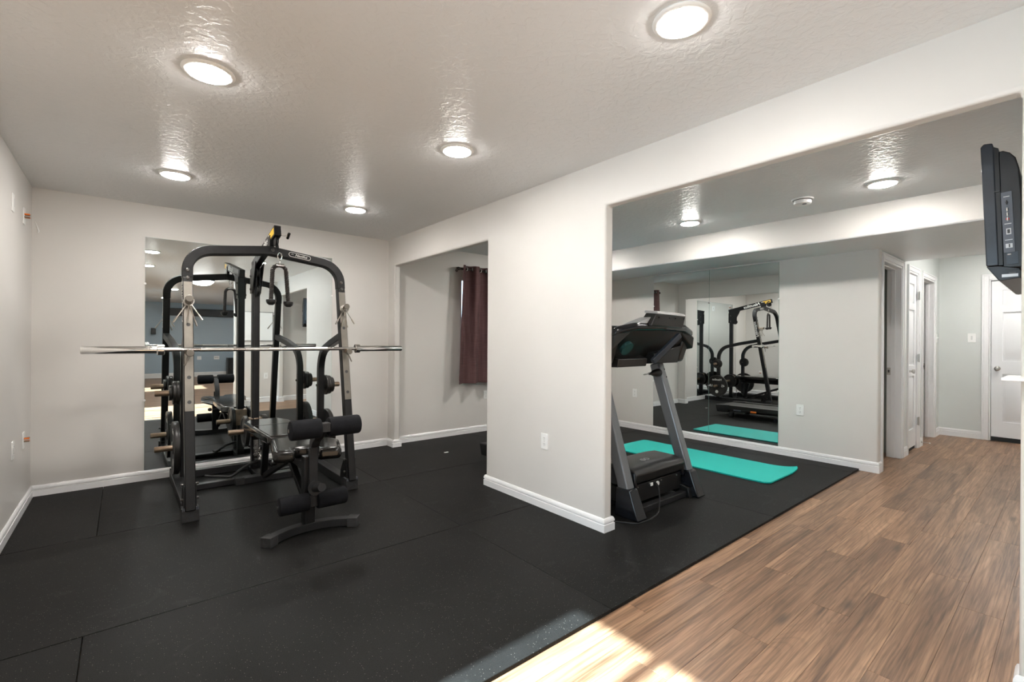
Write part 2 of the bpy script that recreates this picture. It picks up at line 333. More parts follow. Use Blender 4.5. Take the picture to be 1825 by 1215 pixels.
def holed_wall(name, mt, axis, a0, a1, u0, u1, z0, z1, holes, bevel=0., seg=3):
    """solid slab normal to axis, holes=[(ua,ub,za,zb)]; one welded mesh"""
    us = sorted({u0, u1, *[h[0] for h in holes], *[h[1] for h in holes]}); zs = sorted({z0, z1, *[h[2] for h in holes], *[h[3] for h in holes]})
    us = [u for u in us if u0 <= u <= u1]; zs = [z for z in zs if z0 <= z <= z1]
    def solid(i, j):
        if not (0 <= i < len(us)-1 and 0 <= j < len(zs)-1): return False
        cu, cz = (us[i]+us[i+1])/2, (zs[j]+zs[j+1])/2
        return not any(h[0] < cu < h[1] and h[2] < cz < h[3] for h in holes)
    bm = bmesh.new(); V = {}
    def vert(k, i, j):
        if (k, i, j) not in V:
            a = (a0, a1)[k]; V[k, i, j] = bm.verts.new((a, us[i], zs[j]) if axis == 'X' else (us[i], a, zs[j]))
        return V[k, i, j]
    for i in range(len(us)-1):
        for j in range(len(zs)-1):
            if not solid(i, j): continue
            for k in (0, 1): bm.faces.new([vert(k, i, j), vert(k, i+1, j), vert(k, i+1, j+1), vert(k, i, j+1)])
            for (di, dj, e) in ((-1, 0, ((i, j), (i, j+1))), (1, 0, ((i+1, j), (i+1, j+1))), (0, -1, ((i, j), (i+1, j))), (0, 1, ((i, j+1), (i+1, j+1)))):
                if not solid(i+di, j+dj): bm.faces.new([vert(0, *e[0]), vert(0, *e[1]), vert(1, *e[1]), vert(1, *e[0])])
    bmesh.ops.dissolve_limit(bm, angle_limit=.01, verts=bm.verts, edges=bm.edges) if False else None
    mb = MB(); mb.bm.free(); mb.bm = bm
    return struct(mb.build(name, mt, bevel=bevel, seg=seg))
def molding(name, mt, path, prof, parent=None, closed=False):
    """sweep a (depth,z) profile along a floor polyline, room on the right-hand side, mitred"""
    P = [Vector((p[0], p[1])) for p in path]; k = len(P); rs = []
    def nr(a, b): d = (b-a).normalized(); return Vector((d.y, -d.x))
    for i in range(k):
        ns = []
        if i > 0 or closed: ns.append(nr(P[i-1], P[i]))
        if i < k-1 or closed: ns.append(nr(P[i], P[(i+1) % k]))
        n = sum(ns, Vector((0, 0))); n = n/n.length; n = n/max(.3, n.dot(ns[0]))
        rs.append([(P[i].x+n.x*d, P[i].y+n.y*d, z) for d, z in prof])
    mb = MB(); mb.rings(rs, closed=closed)
    o = mb.build(name, mt, parent)
    return struct(o) if parent is None else o
BASEP = [(0, -.008), (.015, -.008), (.015, .056), (.0085, .060), (.0085, .066), (.0145, .068), (.0140, .078), (.009, .092), (.004, .096), (0, .096)]

# ------------------------------------------------------------------ room shell
XL, YB, ZC, XP, XQ = -.562, 5.237, 2.44, 2.422, 2.502
XM, YE, ZS, XS = 5.644, 1.23, 2.174, 4.911
YR = -8.4
floor = struct(MB().box(XL-.1, 8.95, YR-.1, YB+.1, -.12, -.0202).build('floor', mat('subfloor_brown', (.22, .13, .08), .5)))
struct(MB().box(XL-.1, 8.95, YR-.1, YB+.1, ZC, ZC+.1).build('ceiling', CEIL))
holed_wall('wall_left', WALL, 'X', XL-.1, XL, YR, YB, -.02, ZC, [(-.5, 1.48, .02, 2.03), (-4.9, -3.7, .35, 2.03)])
wb = holed_wall('wall_back', WALL, 'Y', YB, YB+.1, XL-.1, XM+.1, -.02, ZC, [(3.44, 4.62, .80, 2.10)])
holed_wall('wall_partition', WALL, 'X', XP, XQ, -.05, YB+.03, -.02, ZC+.03, [(.127, 1.972, -.03, 2.146), (3.268, 5.08, -.03, 2.126)], bevel=.016, seg=4)
holed_wall('wall_mirrored', WALL, 'X', XM, XM+.1, YE, YB+.03, -.02, ZC+.03, [], bevel=.016, seg=4)
D1, D2, D3 = (5.80, 6.57), (6.89, 7.39), (7.66, 8.40)
holed_wall('wall_hall_left', WALLB, 'Y', YE+.004, YE+.13, XM+.09, 8.75, -.02, ZC, [(D1[0], D1[1], -.03, 2.09), (D2[0], D2[1], -.03, 2.09), (D3[0], D3[1], -.03, 2.09)])
FD = (-.09, .741)
holed_wall('wall_hall_end', WALLB, 'X', 8.75, 8.85, -.42, 2.72, -.02, ZC, [(FD[0], FD[1], -.03, 2.10)])
struct(MB().box(8.86, 8.9, -.42, 1.0, -.02, ZC).build('wall_behind_end_door', WALLB))
struct(MB().box(XM+.1, 8.75, 2.62, 2.72, -.02, ZC).build('wall_side_rooms', mat('sage_wall_paint', (.30, .33, .29), .6)))
struct(MB().box(7.5, 7.56, YE+.13, 2.62, -.02, ZC).build('wall_between_rooms', mat('blue_grey_wall_paint', (.40, .45, .50), .6)))
struct(MB().box(6.78, 6.84, YE+.13, 2.62, -.02, ZC).build('wall_closet_side', mat('sage_wall_paint', (.3, .33, .29))))
struct(MB().box(1.66, 4.2, -.15, -.05, -.02, ZC).build('wall_right', WALL, bevel=.01))
struct(MB().box(4.1, 8.75, -.42, -.32, -.02, ZC).build('wall_hall_right', WALLB))
struct(MB().box(4.1, 4.2, -.33, -.15, -.02, ZC).build('wall_right_end', WALLB))
struct(MB().box(XL-.1, 4.3, YR-.1, YR, -.02, ZC).build('wall_rear', WALLR))
struct(MB().box(4.2, 4.3, YR, -.42, -.02, ZC).build('wall_rear_right', WALLR))
struct(MB().box(XS, 6.76, -.32, YB+.02, ZS, ZC+.02).build('ceiling_soffit', CEIL, bevel=.012, seg=3))
# painted front of the soffit
struct(MB().box(XS-.004, XS, -.32, YB, ZS+.012, ZC).build('trim_1', WALL))

# baseboards
molding('baseboard_left', TRIM, [(XL, 1.60), (XL, YB), (XP, YB), (XP, 5.08), (XQ, 5.08), (XQ, YB), (XM, YB), (XM, YE+.004), (5.738, YE+.004)], BASEP)
molding('baseboard_pier', TRIM, [(XP, 3.268), (XP, 1.972), (XQ, 1.972), (XQ, 3.268)], BASEP, closed=True)
molding('baseboard_right', TRIM, [(4.1, -.05), (XQ, -.05), (XQ, .127), (XP, .127), (XP, -.05), (1.66, -.05), (1.66, -.15)], BASEP)
molding('baseboard_hall', TRIM, [(6.632, YE+.004), (6.828, YE+.004)], BASEP)
molding('baseboard_hall_2', TRIM, [(7.452, YE+.004), (7.598, YE+.004)], BASEP)
molding('baseboard_hall_end', TRIM, [(8.462, YE+.004), (8.75, YE+.004), (8.75, .81)], BASEP)
molding('baseboard_side_room', TRIM, [(XM+.1, 2.62), (6.78, 2.62)], BASEP)
molding('baseboard_rear', TRIM, [(4.2, YR), (XL, YR), (XL, -5.0)], [(d, z*1.5) for d, z in BASEP])

# wood planks: rows run along X, 15.2 cm wide
PW = .1525; y = 1.43; row = 0
while y > -1.5:
    x = XL + .004 - [.0, .74, .31, 1.02, .52, .18, .88][row % 7]; stop = 8.74
    while x < stop:
        ln = 1.22; a, b = max(x, XL+.002), min(x+ln, stop)
        yt, yb = y, y-PW
        cl = y-PW/2
        if cl < -.05 and b > 1.66: b = min(b, 1.655) if a < 1.655 else b
        if b-a > .03 and not (cl < -.05 and a > 1.6 and a < 4.2):
            pl = MB().box(a+.0003, b-.0003, yb+.0003, yt-.0003, -.0205, -.008).build('plank', WOOD, floor, bevel=.0007, seg=1)
        x += ln
    y -= PW; row += 1
rest = MB().box(XL, 8.7, YR, y+.001, -.0205, -.009)
rest.box(5.65, 8.74, 1.43, 2.62, -.0205, -.009)
rest.build('plank_field', WOOD, floor)['kind'] = 'stuff'

# rubber mats, six by four feet each, butted edge to edge
rows_ = [(1.381, 2.645), (2.649, 3.928), (3.932, YB-.017)]
cols_ = [(XL+.017, -.1295), (-.1265, 1.7537), (1.7543, 3.5847), (3.5853, 5.4157), (5.4163, XM-.017)]
xnames = ['left wall', 'middle of the gym', 'pier wall', 'treadmill', 'far mirror wall']
mlab = {(0, 0): 'black rubber mat in the front corner by the left wall', (0, 1): 'speckled black rubber mat nearest the camera, partly in sunlight', (0, 2): 'black rubber mat under the end of the pier wall beside the wood floor',
        (0, 3): 'black rubber mat between treadmill and wood floor, under the near end of the turquoise mat', (0, 4): 'narrow black rubber strip along the mirrored wall, nearest the wood floor',
        (1, 1): 'long black rubber mat under the bench foot, from the left wall to the pier', (1, 2): 'black rubber mat along the left face of the pier wall',
        (1, 3): 'black rubber mat under the treadmill deck and turquoise mat', (1, 4): 'narrow black rubber strip along the mirrored wall, middle row',
        (2, 0): 'black rubber mat in the back left corner below the wall outlets', (2, 1): 'black rubber mat under the power rack by the gym mirror', (2, 2): 'black rubber mat below the plum curtain',
        (2, 3): 'black rubber mat at the far window end of the treadmill room', (2, 4): 'narrow black rubber strip at the far end of the mirrored wall'}
for i, (ya, yb) in enumerate(rows_):
    for j, (xa, xb) in enumerate(cols_):
        if i == 1 and j == 0: continue
        if i == 1 and j == 1: xa = cols_[0][0]
        mb = MB(); jx = .006*math.sin(i*3+j*5)*(0 < j < 3)
        if j == 2 and i < 2:
            # cut round the pier wall and its baseboard
            pa, pb = XP-.016, XQ+.016; c0, c1 = 1.972-.016, 3.268+.016
            poly = [(xa, ya), (xb, ya), (xb, yb), (pb, yb), (pb, c0), (pa, c0), (pa, yb), (xa, yb)] if i == 0 else [(xa, ya), (pa, ya), (pa, c1), (pb, c1), (pb, ya), (xb, ya), (xb, yb), (xa, yb)]
            mb.prism(poly, 'Z', -.0078, .010)
        elif j == 2 and i == 2:
            pa, pb = XP-.016, XQ+.016; c = 5.08-.016
            mb.prism([(xa, ya), (xb, ya), (xb, yb), (pb, yb), (pb, c), (pa, c), (pa, yb), (xa, yb)], 'Z', -.0078, .010)
        else: mb.box(xa, xb, ya, yb, -.0078, .010)
        tag(mb.build('rubber_mat', RUBBER, bevel=.002, seg=1, org=((xa+xb)/2, (ya+yb)/2, -.0078)), mlab[i, j], 'mat', 'rubber floor mats')

# ------------------------------------------------------------------ windows and doors
w1 = struct(MB().box(XL-.09, XL-.03, -.5, -.44, .02, 2.03).build('window_1', TRIM, org=(XL, .5, 0)))
for yy in ((1.03, 1.09), (1.475, 1.48), (.06, .10)): MB().box(XL-.09, XL-.03, yy[0], yy[1], .02, 2.03).build('window_stile', TRIM, w1)
for zz in ((.02, .10), (2.025, 2.03)): MB().box(XL-.085, XL-.035, -.44, 1.475, zz[0], zz[1]).build('window_rail', TRIM, w1)
for yy in ((-.44, .06), (.10, 1.03), (1.09, 1.475)): MB().box(XL-.063, XL-.058, yy[0], yy[1], .10, 2.025).build('window_pane', PANE, w1)
w2 = struct(MB().box(XL-.09, XL-.03, -4.9, -4.85, .35, 2.03).build('window_2', TRIM, org=(XL, -4.3, .35)))
for yy in ((-4.33, -4.27), (-3.75, -3.70)): MB().box(XL-.09, XL-.03, yy[0], yy[1], .35, 2.03).build('window_stile', TRIM, w2)
for yy in ((-4.85, -4.33), (-4.27, -3.75)): MB().box(XL-.063, XL-.058, yy[0], yy[1], .35, 2.03).build('window_pane', PANE, w2)
w3 = struct(MB().box(3.44, 3.48, YB+.03, YB+.08, .80, 2.10).build('window_3', TRIM, org=(4.03, YB, .8)))
MB().box(4.58, 4.62, YB+.03, YB+.08, .80, 2.10).build('window_stile', TRIM, w3); MB().box(4.01, 4.05, YB+.03, YB+.08, .84, 2.06).build('window_stile', TRIM, w3)
MB().box(3.48, 4.58, YB+.03, YB+.08, .80, .84).build('window_rail', TRIM, w3); MB().box(3.48, 4.58, YB+.03, YB+.08, 2.06, 2.10).build('window_rail', TRIM, w3)
for xx in ((3.48, 4.01), (4.05, 4.58)): MB().box(xx[0], xx[1], YB+.052, YB+.057, .84, 2.06).build('window_pane', PANE, w3)

def casing_Y(n, x0, x1, top, yf, w=.062, depth=.125, jamb=True):
    """casing on a wall facing -Y at yf round an opening x0..x1"""
    root = None
    def strip(a0, a1, z0, z1):
        mb = MB(); mb.box(a0, a1, yf-.012, yf, z0, z1); return mb
    root = struct(strip(x0-w, x0-.004, -.008, top+w).build('trim_%d' % n, TRIM, bevel=.002))
    strip(x1+.004, x1+w, -.008, top+w).build('side_casing', TRIM, root, bevel=.002)
    strip(x0-.004, x1+.004, top+.004, top+w).build('head_casing', TRIM, root, bevel=.002)
    for a0, a1 in ((x0-w, x0-w+.018), (x1+w-.018, x1+w)): MB().box(a0, a1, yf-.018, yf-.012, -.008, top+w).build('casing_bead', TRIM, root, bevel=.003)
    MB().box(x0-w+.018, x1+w-.018, yf-.018, yf-.012, top+w-.018, top+w).build('casing_bead', TRIM, root, bevel=.003)
    if jamb:
        MB().box(x0-.004, x0+.014, yf-.004, yf+depth, -.008, top).build('jamb', TRIM, root, bevel=.002)
        MB().box(x1-.014, x1+.004, yf-.004, yf+depth, -.008, top).build('jamb', TRIM, root, bevel=.002)
        MB().box(x0+.014, x1-.014, yf-.004, yf+depth, top-.018, top+.004).build('head_jamb', TRIM, root, bevel=.002)
        MB().box(x1-.026, x1-.014, yf+.05, yf+.085, -.008, top-.018).build('door_stop', TRIM, root, bevel=.002)
        MB().box(x0+.014, x1-.026, yf+.05, yf+.085, top-.03, top-.018).build('door_stop', TRIM, root, bevel=.002)
    return root
yh = YE+.004
t2 = casing_Y(2, D1[0], D1[1], 2.09, yh)
t3 = casing_Y(3, D2[0], D2[1], 2.09, yh)
t4 = casing_Y(4, D3[0], D3[1], 2.09, yh)
for x1, tt in ((D1[1], t2), (D3[1], t4)):
    sp = MB().box(x1-.0165, x1-.014, yh+.09, yh+.122, .905, .985).build('strike_plate', HINGE, tt)
    MB().box(x1-.0172, x1-.0164, yh+.098, yh+.114, .93, .96).build('latch_hole', SLOT, sp)

def panel_door(n, M, w, h, cols, rows, th=.035, label=None):
    """six-panel style slab in local frame: x across, y up, z towards the viewer"""
    st = .105 if cols == 2 else .085
    pw = (w-st*2-(.09 if cols == 2 else 0))/cols
    us = [];  x = st
    for c in range(cols): us.append((x, x+pw)); x += pw+.09
    holes = [(a, b, z0, z1) for a, b in us for z0, z1 in rows]
    # frame of stiles and rails as one welded slab with openings
    xs = sorted({0, w, *[q for u in us for q in u]}); zs = sorted({0, h, *[q for r in rows for q in r]})
    mb = MB(M)
    bm = mb.bm; V = {}
    def vert(k, i, j):
        if (k, i, j) not in V: V[k, i, j] = mb.v((xs[i], zs[j], (0, -th)[k]))
        return V[k, i, j]
    def solid(i, j):
        if not (0 <= i < len(xs)-1 and 0 <= j < len(zs)-1): return False
        cu, cz = (xs[i]+xs[i+1])/2, (zs[j]+zs[j+1])/2
        return not any(q[0] < cu < q[1] and q[2] < cz < q[3] for q in holes)
    for i in range(len(xs)-1):
        for j in range(len(zs)-1):
            if not solid(i, j): continue
            for k in (0, 1): bm.faces.new([vert(k, i, j), vert(k, i+1, j), vert(k, i+1, j+1), vert(k, i, j+1)])
            for (di, dj, e) in ((-1, 0, ((i, j), (i, j+1))), (1, 0, ((i+1, j), (i+1, j+1))), (0, -1, ((i, j), (i+1, j))), (0, 1, ((i, j+1), (i+1, j+1)))):
                if not solid(i+di, j+dj): bm.faces.new([vert(0, *e[0]), vert(0, *e[1]), vert(1, *e[1]), vert(1, *e[0])])
    d = struct(mb.build('door_%d' % n, DOORW, bevel=.003))
    for a, b in us:
        for z0, z1 in rows:
            p = MB(M); e = .012; f = .032
            p.rings([[(a, z0, -th+.004), (b, z0, -th+.004), (b, z1, -th+.004), (a, z1, -th+.004)], [(a, z0, -.017), (b, z0, -.017), (b, z1, -.017), (a, z1, -.017)],
                     [(a+e, z0+e, -.017), (b-e, z0+e, -.017), (b-e, z1-e, -.017), (a+e, z1-e, -.017)], [(a+f, z0+f, -.006), (b-f, z0+f, -.006), (b-f, z1-f, -.006), (a+f, z1-f, -.006)]])
            p.build('door_panel', DOORW, d)
    return d
def knob(M, parent, r=.027):
    MB(M).lathe([(.0, 0), (.030, 0), (.030, .10), (.013, .16), (.011, .5), (.022, .62), (r, .78), (r*.95, .92), (r*.6, 1), (0, 1)], (0, 0, 0), (0, 0, .062)).build('door_knob', HINGE, parent)
# closet door facing -Y
rows3 = [(.21, .84), (.97, 1.62), (1.70, 1.93)]
M = frame((D2[0]+.018, yh+.012, .03), (1, 0, 0), (0, 0, 1), (0, -1, 0))
cd = panel_door(1, M, D2[1]-D2[0]-.036, 2.035, 1, rows3)
knob(frame((D2[0]+.075, yh+.012, .935), (1, 0, 0), (0, 0, 1), (0, -1, 0)), cd)
for z in (.32, 1.08, 1.83): 
    hg = MB().box(D2[1]-.030, D2[1]-.002, yh-.012, yh-.002, z-.045, z+.045).build('hinge', HINGE, cd)
    MB().cyl((D2[1]-.010, yh-.016, z-.05), (D2[1]-.010, yh-.016, z+.05), .006, n=10).build('hinge_pin', HINGE, hg)
MB().box(D2[0]+.02, D2[1]-.02, yh+.02, yh+.04, -.008, .028).build('door_sweep', DARKGAP, cd)  # dark strip standing in for the shade under the closet door
# far door facing -X
M = frame((8.765, FD[1]-.018, .045), (0, -1, 0), (0, 0, 1), (-1, 0, 0))
fd = panel_door(2, M, FD[1]-FD[0]-.036, 2.03, 2, [(.20, .82), (.99, 1.62), (1.72, 1.91)])
knob(frame((8.765, FD[1]-.075, .935), (0, -1, 0), (0, 0, 1), (-1, 0, 0)), fd)
MB().box(8.762, 8.79, FD[0]+.02, FD[1]-.02, -.008, .042).build('door_sweep', DARKGAP, fd)  # shaded gap below the end door, drawn as a black strip
MB().box(8.758, 8.764, FD[1]-.021, FD[1]-.016, .90, .97).build('latch_plate', HINGE, fd)
t5 = struct(MB().box(8.736, 8.75, FD[1]+.002, FD[1]+.07, -.008, 2.17).build('trim_5', TRIM, bevel=.002))
MB().box(8.736, 8.75, FD[0]-.07, FD[0]-.002, -.008, 2.17).build('side_casing', TRIM, t5, bevel=.002)
MB().box(8.736, 8.75, FD[0]-.002, FD[1]+.002, 2.102, 2.17).build('head_casing', TRIM, t5, bevel=.002)
MB().box(8.730, 8.736, FD[1]+.048, FD[1]+.07, -.008, 2.17).build('casing_bead', TRIM, t5, bevel=.002)
MB().box(8.73, 8.736, FD[0]-.07, FD[1]+.048, 2.15, 2.17).build('casing_bead', TRIM, t5, bevel=.002)
MB().box(8.75, 8.85, FD[1]-.014, FD[1]+.002, -.008, 2.10).build('jamb', TRIM, t5)
MB().box(8.75, 8.85, FD[0]-.002, FD[0]+.014, -.008, 2.10).build('jamb', TRIM, t5)
MB().box(8.75, 8.85, FD[0]+.014, FD[1]-.014, 2.086, 2.10).build('head_jamb', TRIM, t5)

# plaster smear on the back wall
MB().tube([(-.543, YB-.0005, 2.170), (-.532, YB-.0012, 2.133), (-.523, YB-.0015, 2.100), (-.527, YB-.0012, 2.082)], [.002, .004, .006, .004], 6).build('plaster_smear', PLATE, wb)
# ------------------------------------------------------------------ mirrors
def mirror(name, label, fr, w, h, n=0):
    t = thing(name, label, 'mirror', fr.translation, 'wall mirrors')
    MB(fr).box(0, w, 0, h, .0005, .006).build('glass_edge', GLASSE, t)
    MB(fr).box(.001, w-.001, .001, h-.001, .006, .0065).build('mirror_face', MIRROR, t)
    for u, v in ((.0, h*.8), (w, h*.8), (0, h*.3), (w, h*.3)):
        MB(fr).cyl((u, v, .001), (u, v, .012), .009, n=12).build('clip', PLATE, t)
    return t
gm = mirror('wall_mirror', 'large frameless mirror on the gym back wall behind the power rack', frame((.140, YB, .098), (1, 0, 0), (0, 0, 1), (0, -1, 0)), 1.617, 2.053)
mirror('wall_mirror', 'frameless mirror pane on the far wall, left of the vertical seam, behind the treadmill', frame((XM, 3.740, .098), (0, -1, 0), (0, 0, 1), (-1, 0, 0)), .797, 2.06)
mirror('wall_mirror', 'frameless mirror pane on the far wall, right of the vertical seam, reflecting the turquoise mat', frame((XM, 2.941, .098), (0, -1, 0), (0, 0, 1), (-1, 0, 0)), .808, 2.06)

# ------------------------------------------------------------------ outlets, switches, plates
def wall_plate(name, label, cat, c, u, n, kind, w=.072, h=.118):
    t = thing(name, label, cat, c); F = frame(c, u, (0, 0, 1), n)
    MB(F).box(-w/2, w/2, -h/2, h/2, 0, .0065).build('cover_plate', PLATE, t, bevel=.002)
    if kind == 'outlet':
        for v in (-.022, .022):
            s = MB(F).lathe([(.0, 0), (.0165, 0), (.0165, 1), (0, 1)], (0, v, .005), (0, v, .0085), 20).build('socket', PLATE, t)
            for x, q in ((-.006, .009), (.006, .007)): MB(F).box(x-.0012, x+.0012, v-.001, v+q, .008, .0089).build('slot', SLOT, s)
            MB(F).cyl((0, v-.009, .008), (0, v-.009, .0089), .0024, n=10).build('slot', SLOT, s)
        MB(F).cyl((0, 0, .006), (0, 0, .0075), .003, n=10).build('screw', HINGE, t)
    elif kind == 'decora':
        MB(F).box(-.017, .017, -.034, .034, .006, .0085).build('rocker', PLATE, t, bevel=.001)
        MB(F).box(-.008, .008, -.026, .026, .0085, .010).build('rocker_insert', mat('grey_insert', (.62, .63, .62), .4), t)
    elif kind == 'toggle':
        MB(F).box(-.005, .005, -.004, .014, .006, .022).build('toggle', PLATE, t, bevel=.001)
        for v in (-.03, .03): MB(F).cyl((0, v, .006), (0, v, .0075), .003, n=10).build('screw', HINGE, t)
    elif kind == 'cable':
        for v in (-.008, .012):
            MB(F).cyl((-.012, v, .006), (-.012, v, .034), .006, n=12).build('connector', ORANGE if v > 0 else BRASS, t)
            MB(F).cyl((.010, v, .006), (.010, v, .034), .006, n=12).build('connector', BRASS if v > 0 else ORANGE, t)
    elif kind == 'double':
        for x in (-.022, .022): MB(F).box(x-.016, x+.016, -.034, .034, .006, .0085).build('rocker', PLATE, t, bevel=.001)
    elif kind == 'jacks':
        for i, x in enumerate((-.05, -.03, -.005, .02, .045)): MB(F).box(x-.006, x+.006, .0, .02, .006, .012).build('jack', BLACKM, t)
    return t
nX, pX, nY, pY = (-1, 0, 0), (1, 0, 0), (0, -1, 0), (0, 1, 0)
wall_plate('wall_plate', 'white rocker plate high on the left wall, nearer the camera', 'wall plate', (XL, 4.40, 2.131), pY, pX, 'decora')
wall_plate('cable_plate', 'white cable plate with orange connectors high on the left wall', 'wall plate', (XL, 4.84, 2.133), pY, pX, 'cable')
wall_plate('outlet', 'white duplex outlet low on the left wall', 'outlet', (XL, 4.445, .518), pY, pX, 'outlet')
wall_plate('cable_plate', 'white cable plate with orange connectors low on the left wall', 'wall plate', (XL, 4.878, .514), pY, pX, 'cable')
wall_plate('outlet', 'white duplex outlet on the pale face of the pier wall', 'outlet', (XP, 2.533, .509), (0, 1, 0), nX, 'outlet')
wall_plate('outlet', 'white duplex outlet on the far wall right of the mirror panes', 'outlet', (XM, 1.914, .527), (0, 1, 0), nX, 'outlet')
wall_plate('outlet', 'white duplex outlet on the far wall behind the treadmill, left of the mirror panes', 'outlet', (XM, 4.045, .522), (0, 1, 0), nX, 'outlet')
wall_plate('outlet', 'white outlet on the back wall below the plum curtain', 'outlet', (3.868, YB, .51), (1, 0, 0), nY, 'outlet')
wall_plate('light_switch', 'white rocker switch on the hall end wall beside the white panel door', 'switch', (8.75, .905, 1.334), (0, 1, 0), nX, 'decora', w=.082, h=.122)
wall_plate('light_switch', 'white toggle switch on the hall side wall past the far doorway', 'switch', (8.56, YE+.004, 1.33), (1, 0, 0), nY, 'toggle')
# doorstop
t = thing('spring_doorstop', 'thin spring doorstop sticking out from the hall baseboard', 'doorstop', (7.53, yh-.015, .05))
MB().cyl((7.53, yh-.015, .05), (7.53, yh-.021, .05), .011, n=12).build('base_disc', HINGE, t)
MB().cyl((7.53, yh-.021, .05), (7.53, yh-.088, .046), .0045, n=8).build('spring', HINGE, t)
MB().cyl((7.53, yh-.088, .046), (7.53, yh-.102, .0455), .008, n=12).build('rubber_tip', PLATE, t)

# ------------------------------------------------------------------ ceiling lights
def down_light(x, y, label, lens=None):
    t = thing('ceiling_light', label, 'light', (x, y, ZC), 'recessed ceiling lights')
    MB().lathe([(.082, .0), (.102, 0), (.1035, .3), (.100, .7), (.088, 1), (.082, .9)], (x, y, ZC), (x, y, ZC-.012), 40).build('trim_ring', PLATE, t)
    MB().lathe([(.0, 0), (.0835, 0), (.082, .35), (.070, .65), (.040, .92), (0, 1)], (x, y, ZC-.008), (x, y, ZC-.024), 32).build('diffuser', lens or LENS, t)
    return t
down_light(.283, 2.461, 'round recessed ceiling light at the upper left of the gym ceiling')
down_light(1.577, .936, 'round recessed ceiling light nearest the camera, at the top of the photo')
down_light(1.592, 2.468, 'round recessed ceiling light in the middle of the gym ceiling')
down_light(.279, 4.156, 'round recessed ceiling light at the back left of the gym')
down_light(1.611, 4.180, 'round recessed ceiling light at the back right, above the rack')
down_light(4.322, 2.460, 'round recessed ceiling light over the treadmill', LENS2)
down_light(4.318, .925, 'round recessed ceiling light left of the television', LENS2)
down_light(.283, .936, 'round recessed ceiling light seen only in the gym mirror')
down_light(4.320, 4.170, 'round recessed ceiling light at the window end of the treadmill room, behind the pier', LENS2)
down_light(7.15, .40, 'round recessed ceiling light in the hall, just past the soffit edge')  # unseen lamp, added to brighten the hall
down_light(7.92, .40, 'round recessed ceiling light at the hall end, above the white panel door')  # second added lamp, hidden by the soffit, lifts the hall end
down_light(6.25, 1.95, 'round recessed ceiling light inside the first side room')  # hidden lamp added so the doorway is less dark
for lx, ly, nm in ((.9, -3.2, 'nearer left'), (2.9, -3.2, 'nearer right'), (.9, -6.2, 'farther left'), (2.9, -6.2, 'farther right')):
    down_light(lx, ly, 'round recessed ceiling light in the rear room behind the camera, %s of four' % nm, LENS2)  # four lamps added to lighten the rear room in the mirror
t = thing('smoke_detector', 'white round smoke detector on the treadmill room ceiling', 'smoke detector', (4.306, 1.453, ZC))
MB().lathe([(0, 0), (.080, 0), (.080, 1), (.0, 1)], (4.306, 1.453, ZC), (4.306, 1.453, ZC-.012), 32).build('base_plate', PLATE, t)
MB().lathe([(.0, 0), (.064, 0), (.066, .35), (.062, .8), (.05, 1), (0, 1)], (4.306, 1.453, ZC-.015), (4.306, 1.453, ZC-.048), 32).build('body', PLATE, t)
MB().lathe([(.0, 0), (.069, 0), (.069, 1), (0, 1)], (4.306, 1.453, ZC-.012), (4.306, 1.453, ZC-.0152), 32).build('vent_gap', SLOT, t)
MB().lathe([(.0, 0), (.018, 0), (.016, 1), (0, 1)], (4.282, 1.43, ZC-.047), (4.282, 1.43, ZC-.051), 20).build('test_button', PORT, t)

# ------------------------------------------------------------------ curtain, rod
t = thing('curtain_rod', 'dark curtain rod with finial above the window', 'curtain rod', (3.33, 5.14, 2.195))
MB().cyl((3.36, 5.14, 2.195), (4.75, 5.14, 2.195), .0125, n=16).build('rod', RODM, t)
MB().lathe([(.0, 0), (.013, .05), (.020, .3), (.021, .6), (.013, .75), (.016, .9), (0, 1)], (3.372, 5.14, 2.195), (3.318, 5.14, 2.195), 18).build('finial', RODM, t)
br = MB().tube([(3.375, 5.14, 2.195), (3.375, 5.19, 2.19), (3.375, YB, 2.18)], .007, 8).build('bracket', RODM, t)
MB().tube([(4.70, 5.14, 2.195), (4.70, 5.19, 2.19), (4.70, YB, 2.18)], .007, 8).build('bracket', RODM, t)
MB().lathe([(0, 0), (.02, 0), (.02, 1), (0, 1)], (3.375, YB, 2.18), (3.375, YB-.008, 2.18), 16).build('bracket_plate', GROM, br)
def curtain(x0, x1, label):
    t = thing('curtain', label, 'curtain', ((x0+x1)/2, 5.14, .69), 'window curtains')
    n = 90; mb = MB(); zs = [.69, .735, .74, 1.1, 1.5, 1.9, 2.16, 2.245]; rows = []
    for side in (0, 1):
        for z in (zs if side == 0 else zs[::-1]):
            r = []
            for i in range(n+1):
                f = i/n; x = x0+(x1-x0)*f; sp = 1+.10*(2.2-z)
                ph = f*math.pi*2*4.0*.72
                yy = 5.14-.042*math.cos(ph)-.006*math.sin(ph*3+z*2)-(.004 if z < .737 else 0)
                x -= .045*(2.2-z)*(1-f)
                r.append((x, yy+(.0035 if side else 0), z))
            rows.append(r)
    V = [[mb.v(p) for p in r] for r in rows]; k = len(V)
    for i in range(k):
        a, b = V[i], V[(i+1) % k]
        for j in range(n): mb.bm.faces.new((a[j], a[j+1], b[j+1], b[j]))
    mb.bm.faces.new([V[i][0] for i in range(k)]); mb.bm.faces.new([V[i][-1] for i in range(k)][::-1])
    mb.build('fabric', CURT, t)
    for q in range(1, 8):
        # a grommet where the wave crosses the rod
        ph = math.pi*(q-.5); f = ph/(math.pi*2*4*.72)
        if f > .97: break
        x = x0+(x1-x0)*f
        MB().torus((x, 5.14, 2.195), (1, .9 if q % 2 else -.9, 0), .026, .007, 24, 8).build('grommet', GROM, t)
    return t
curtain(3.40, 4.05, 'plum linen grommet curtain hanging by the pier wall')

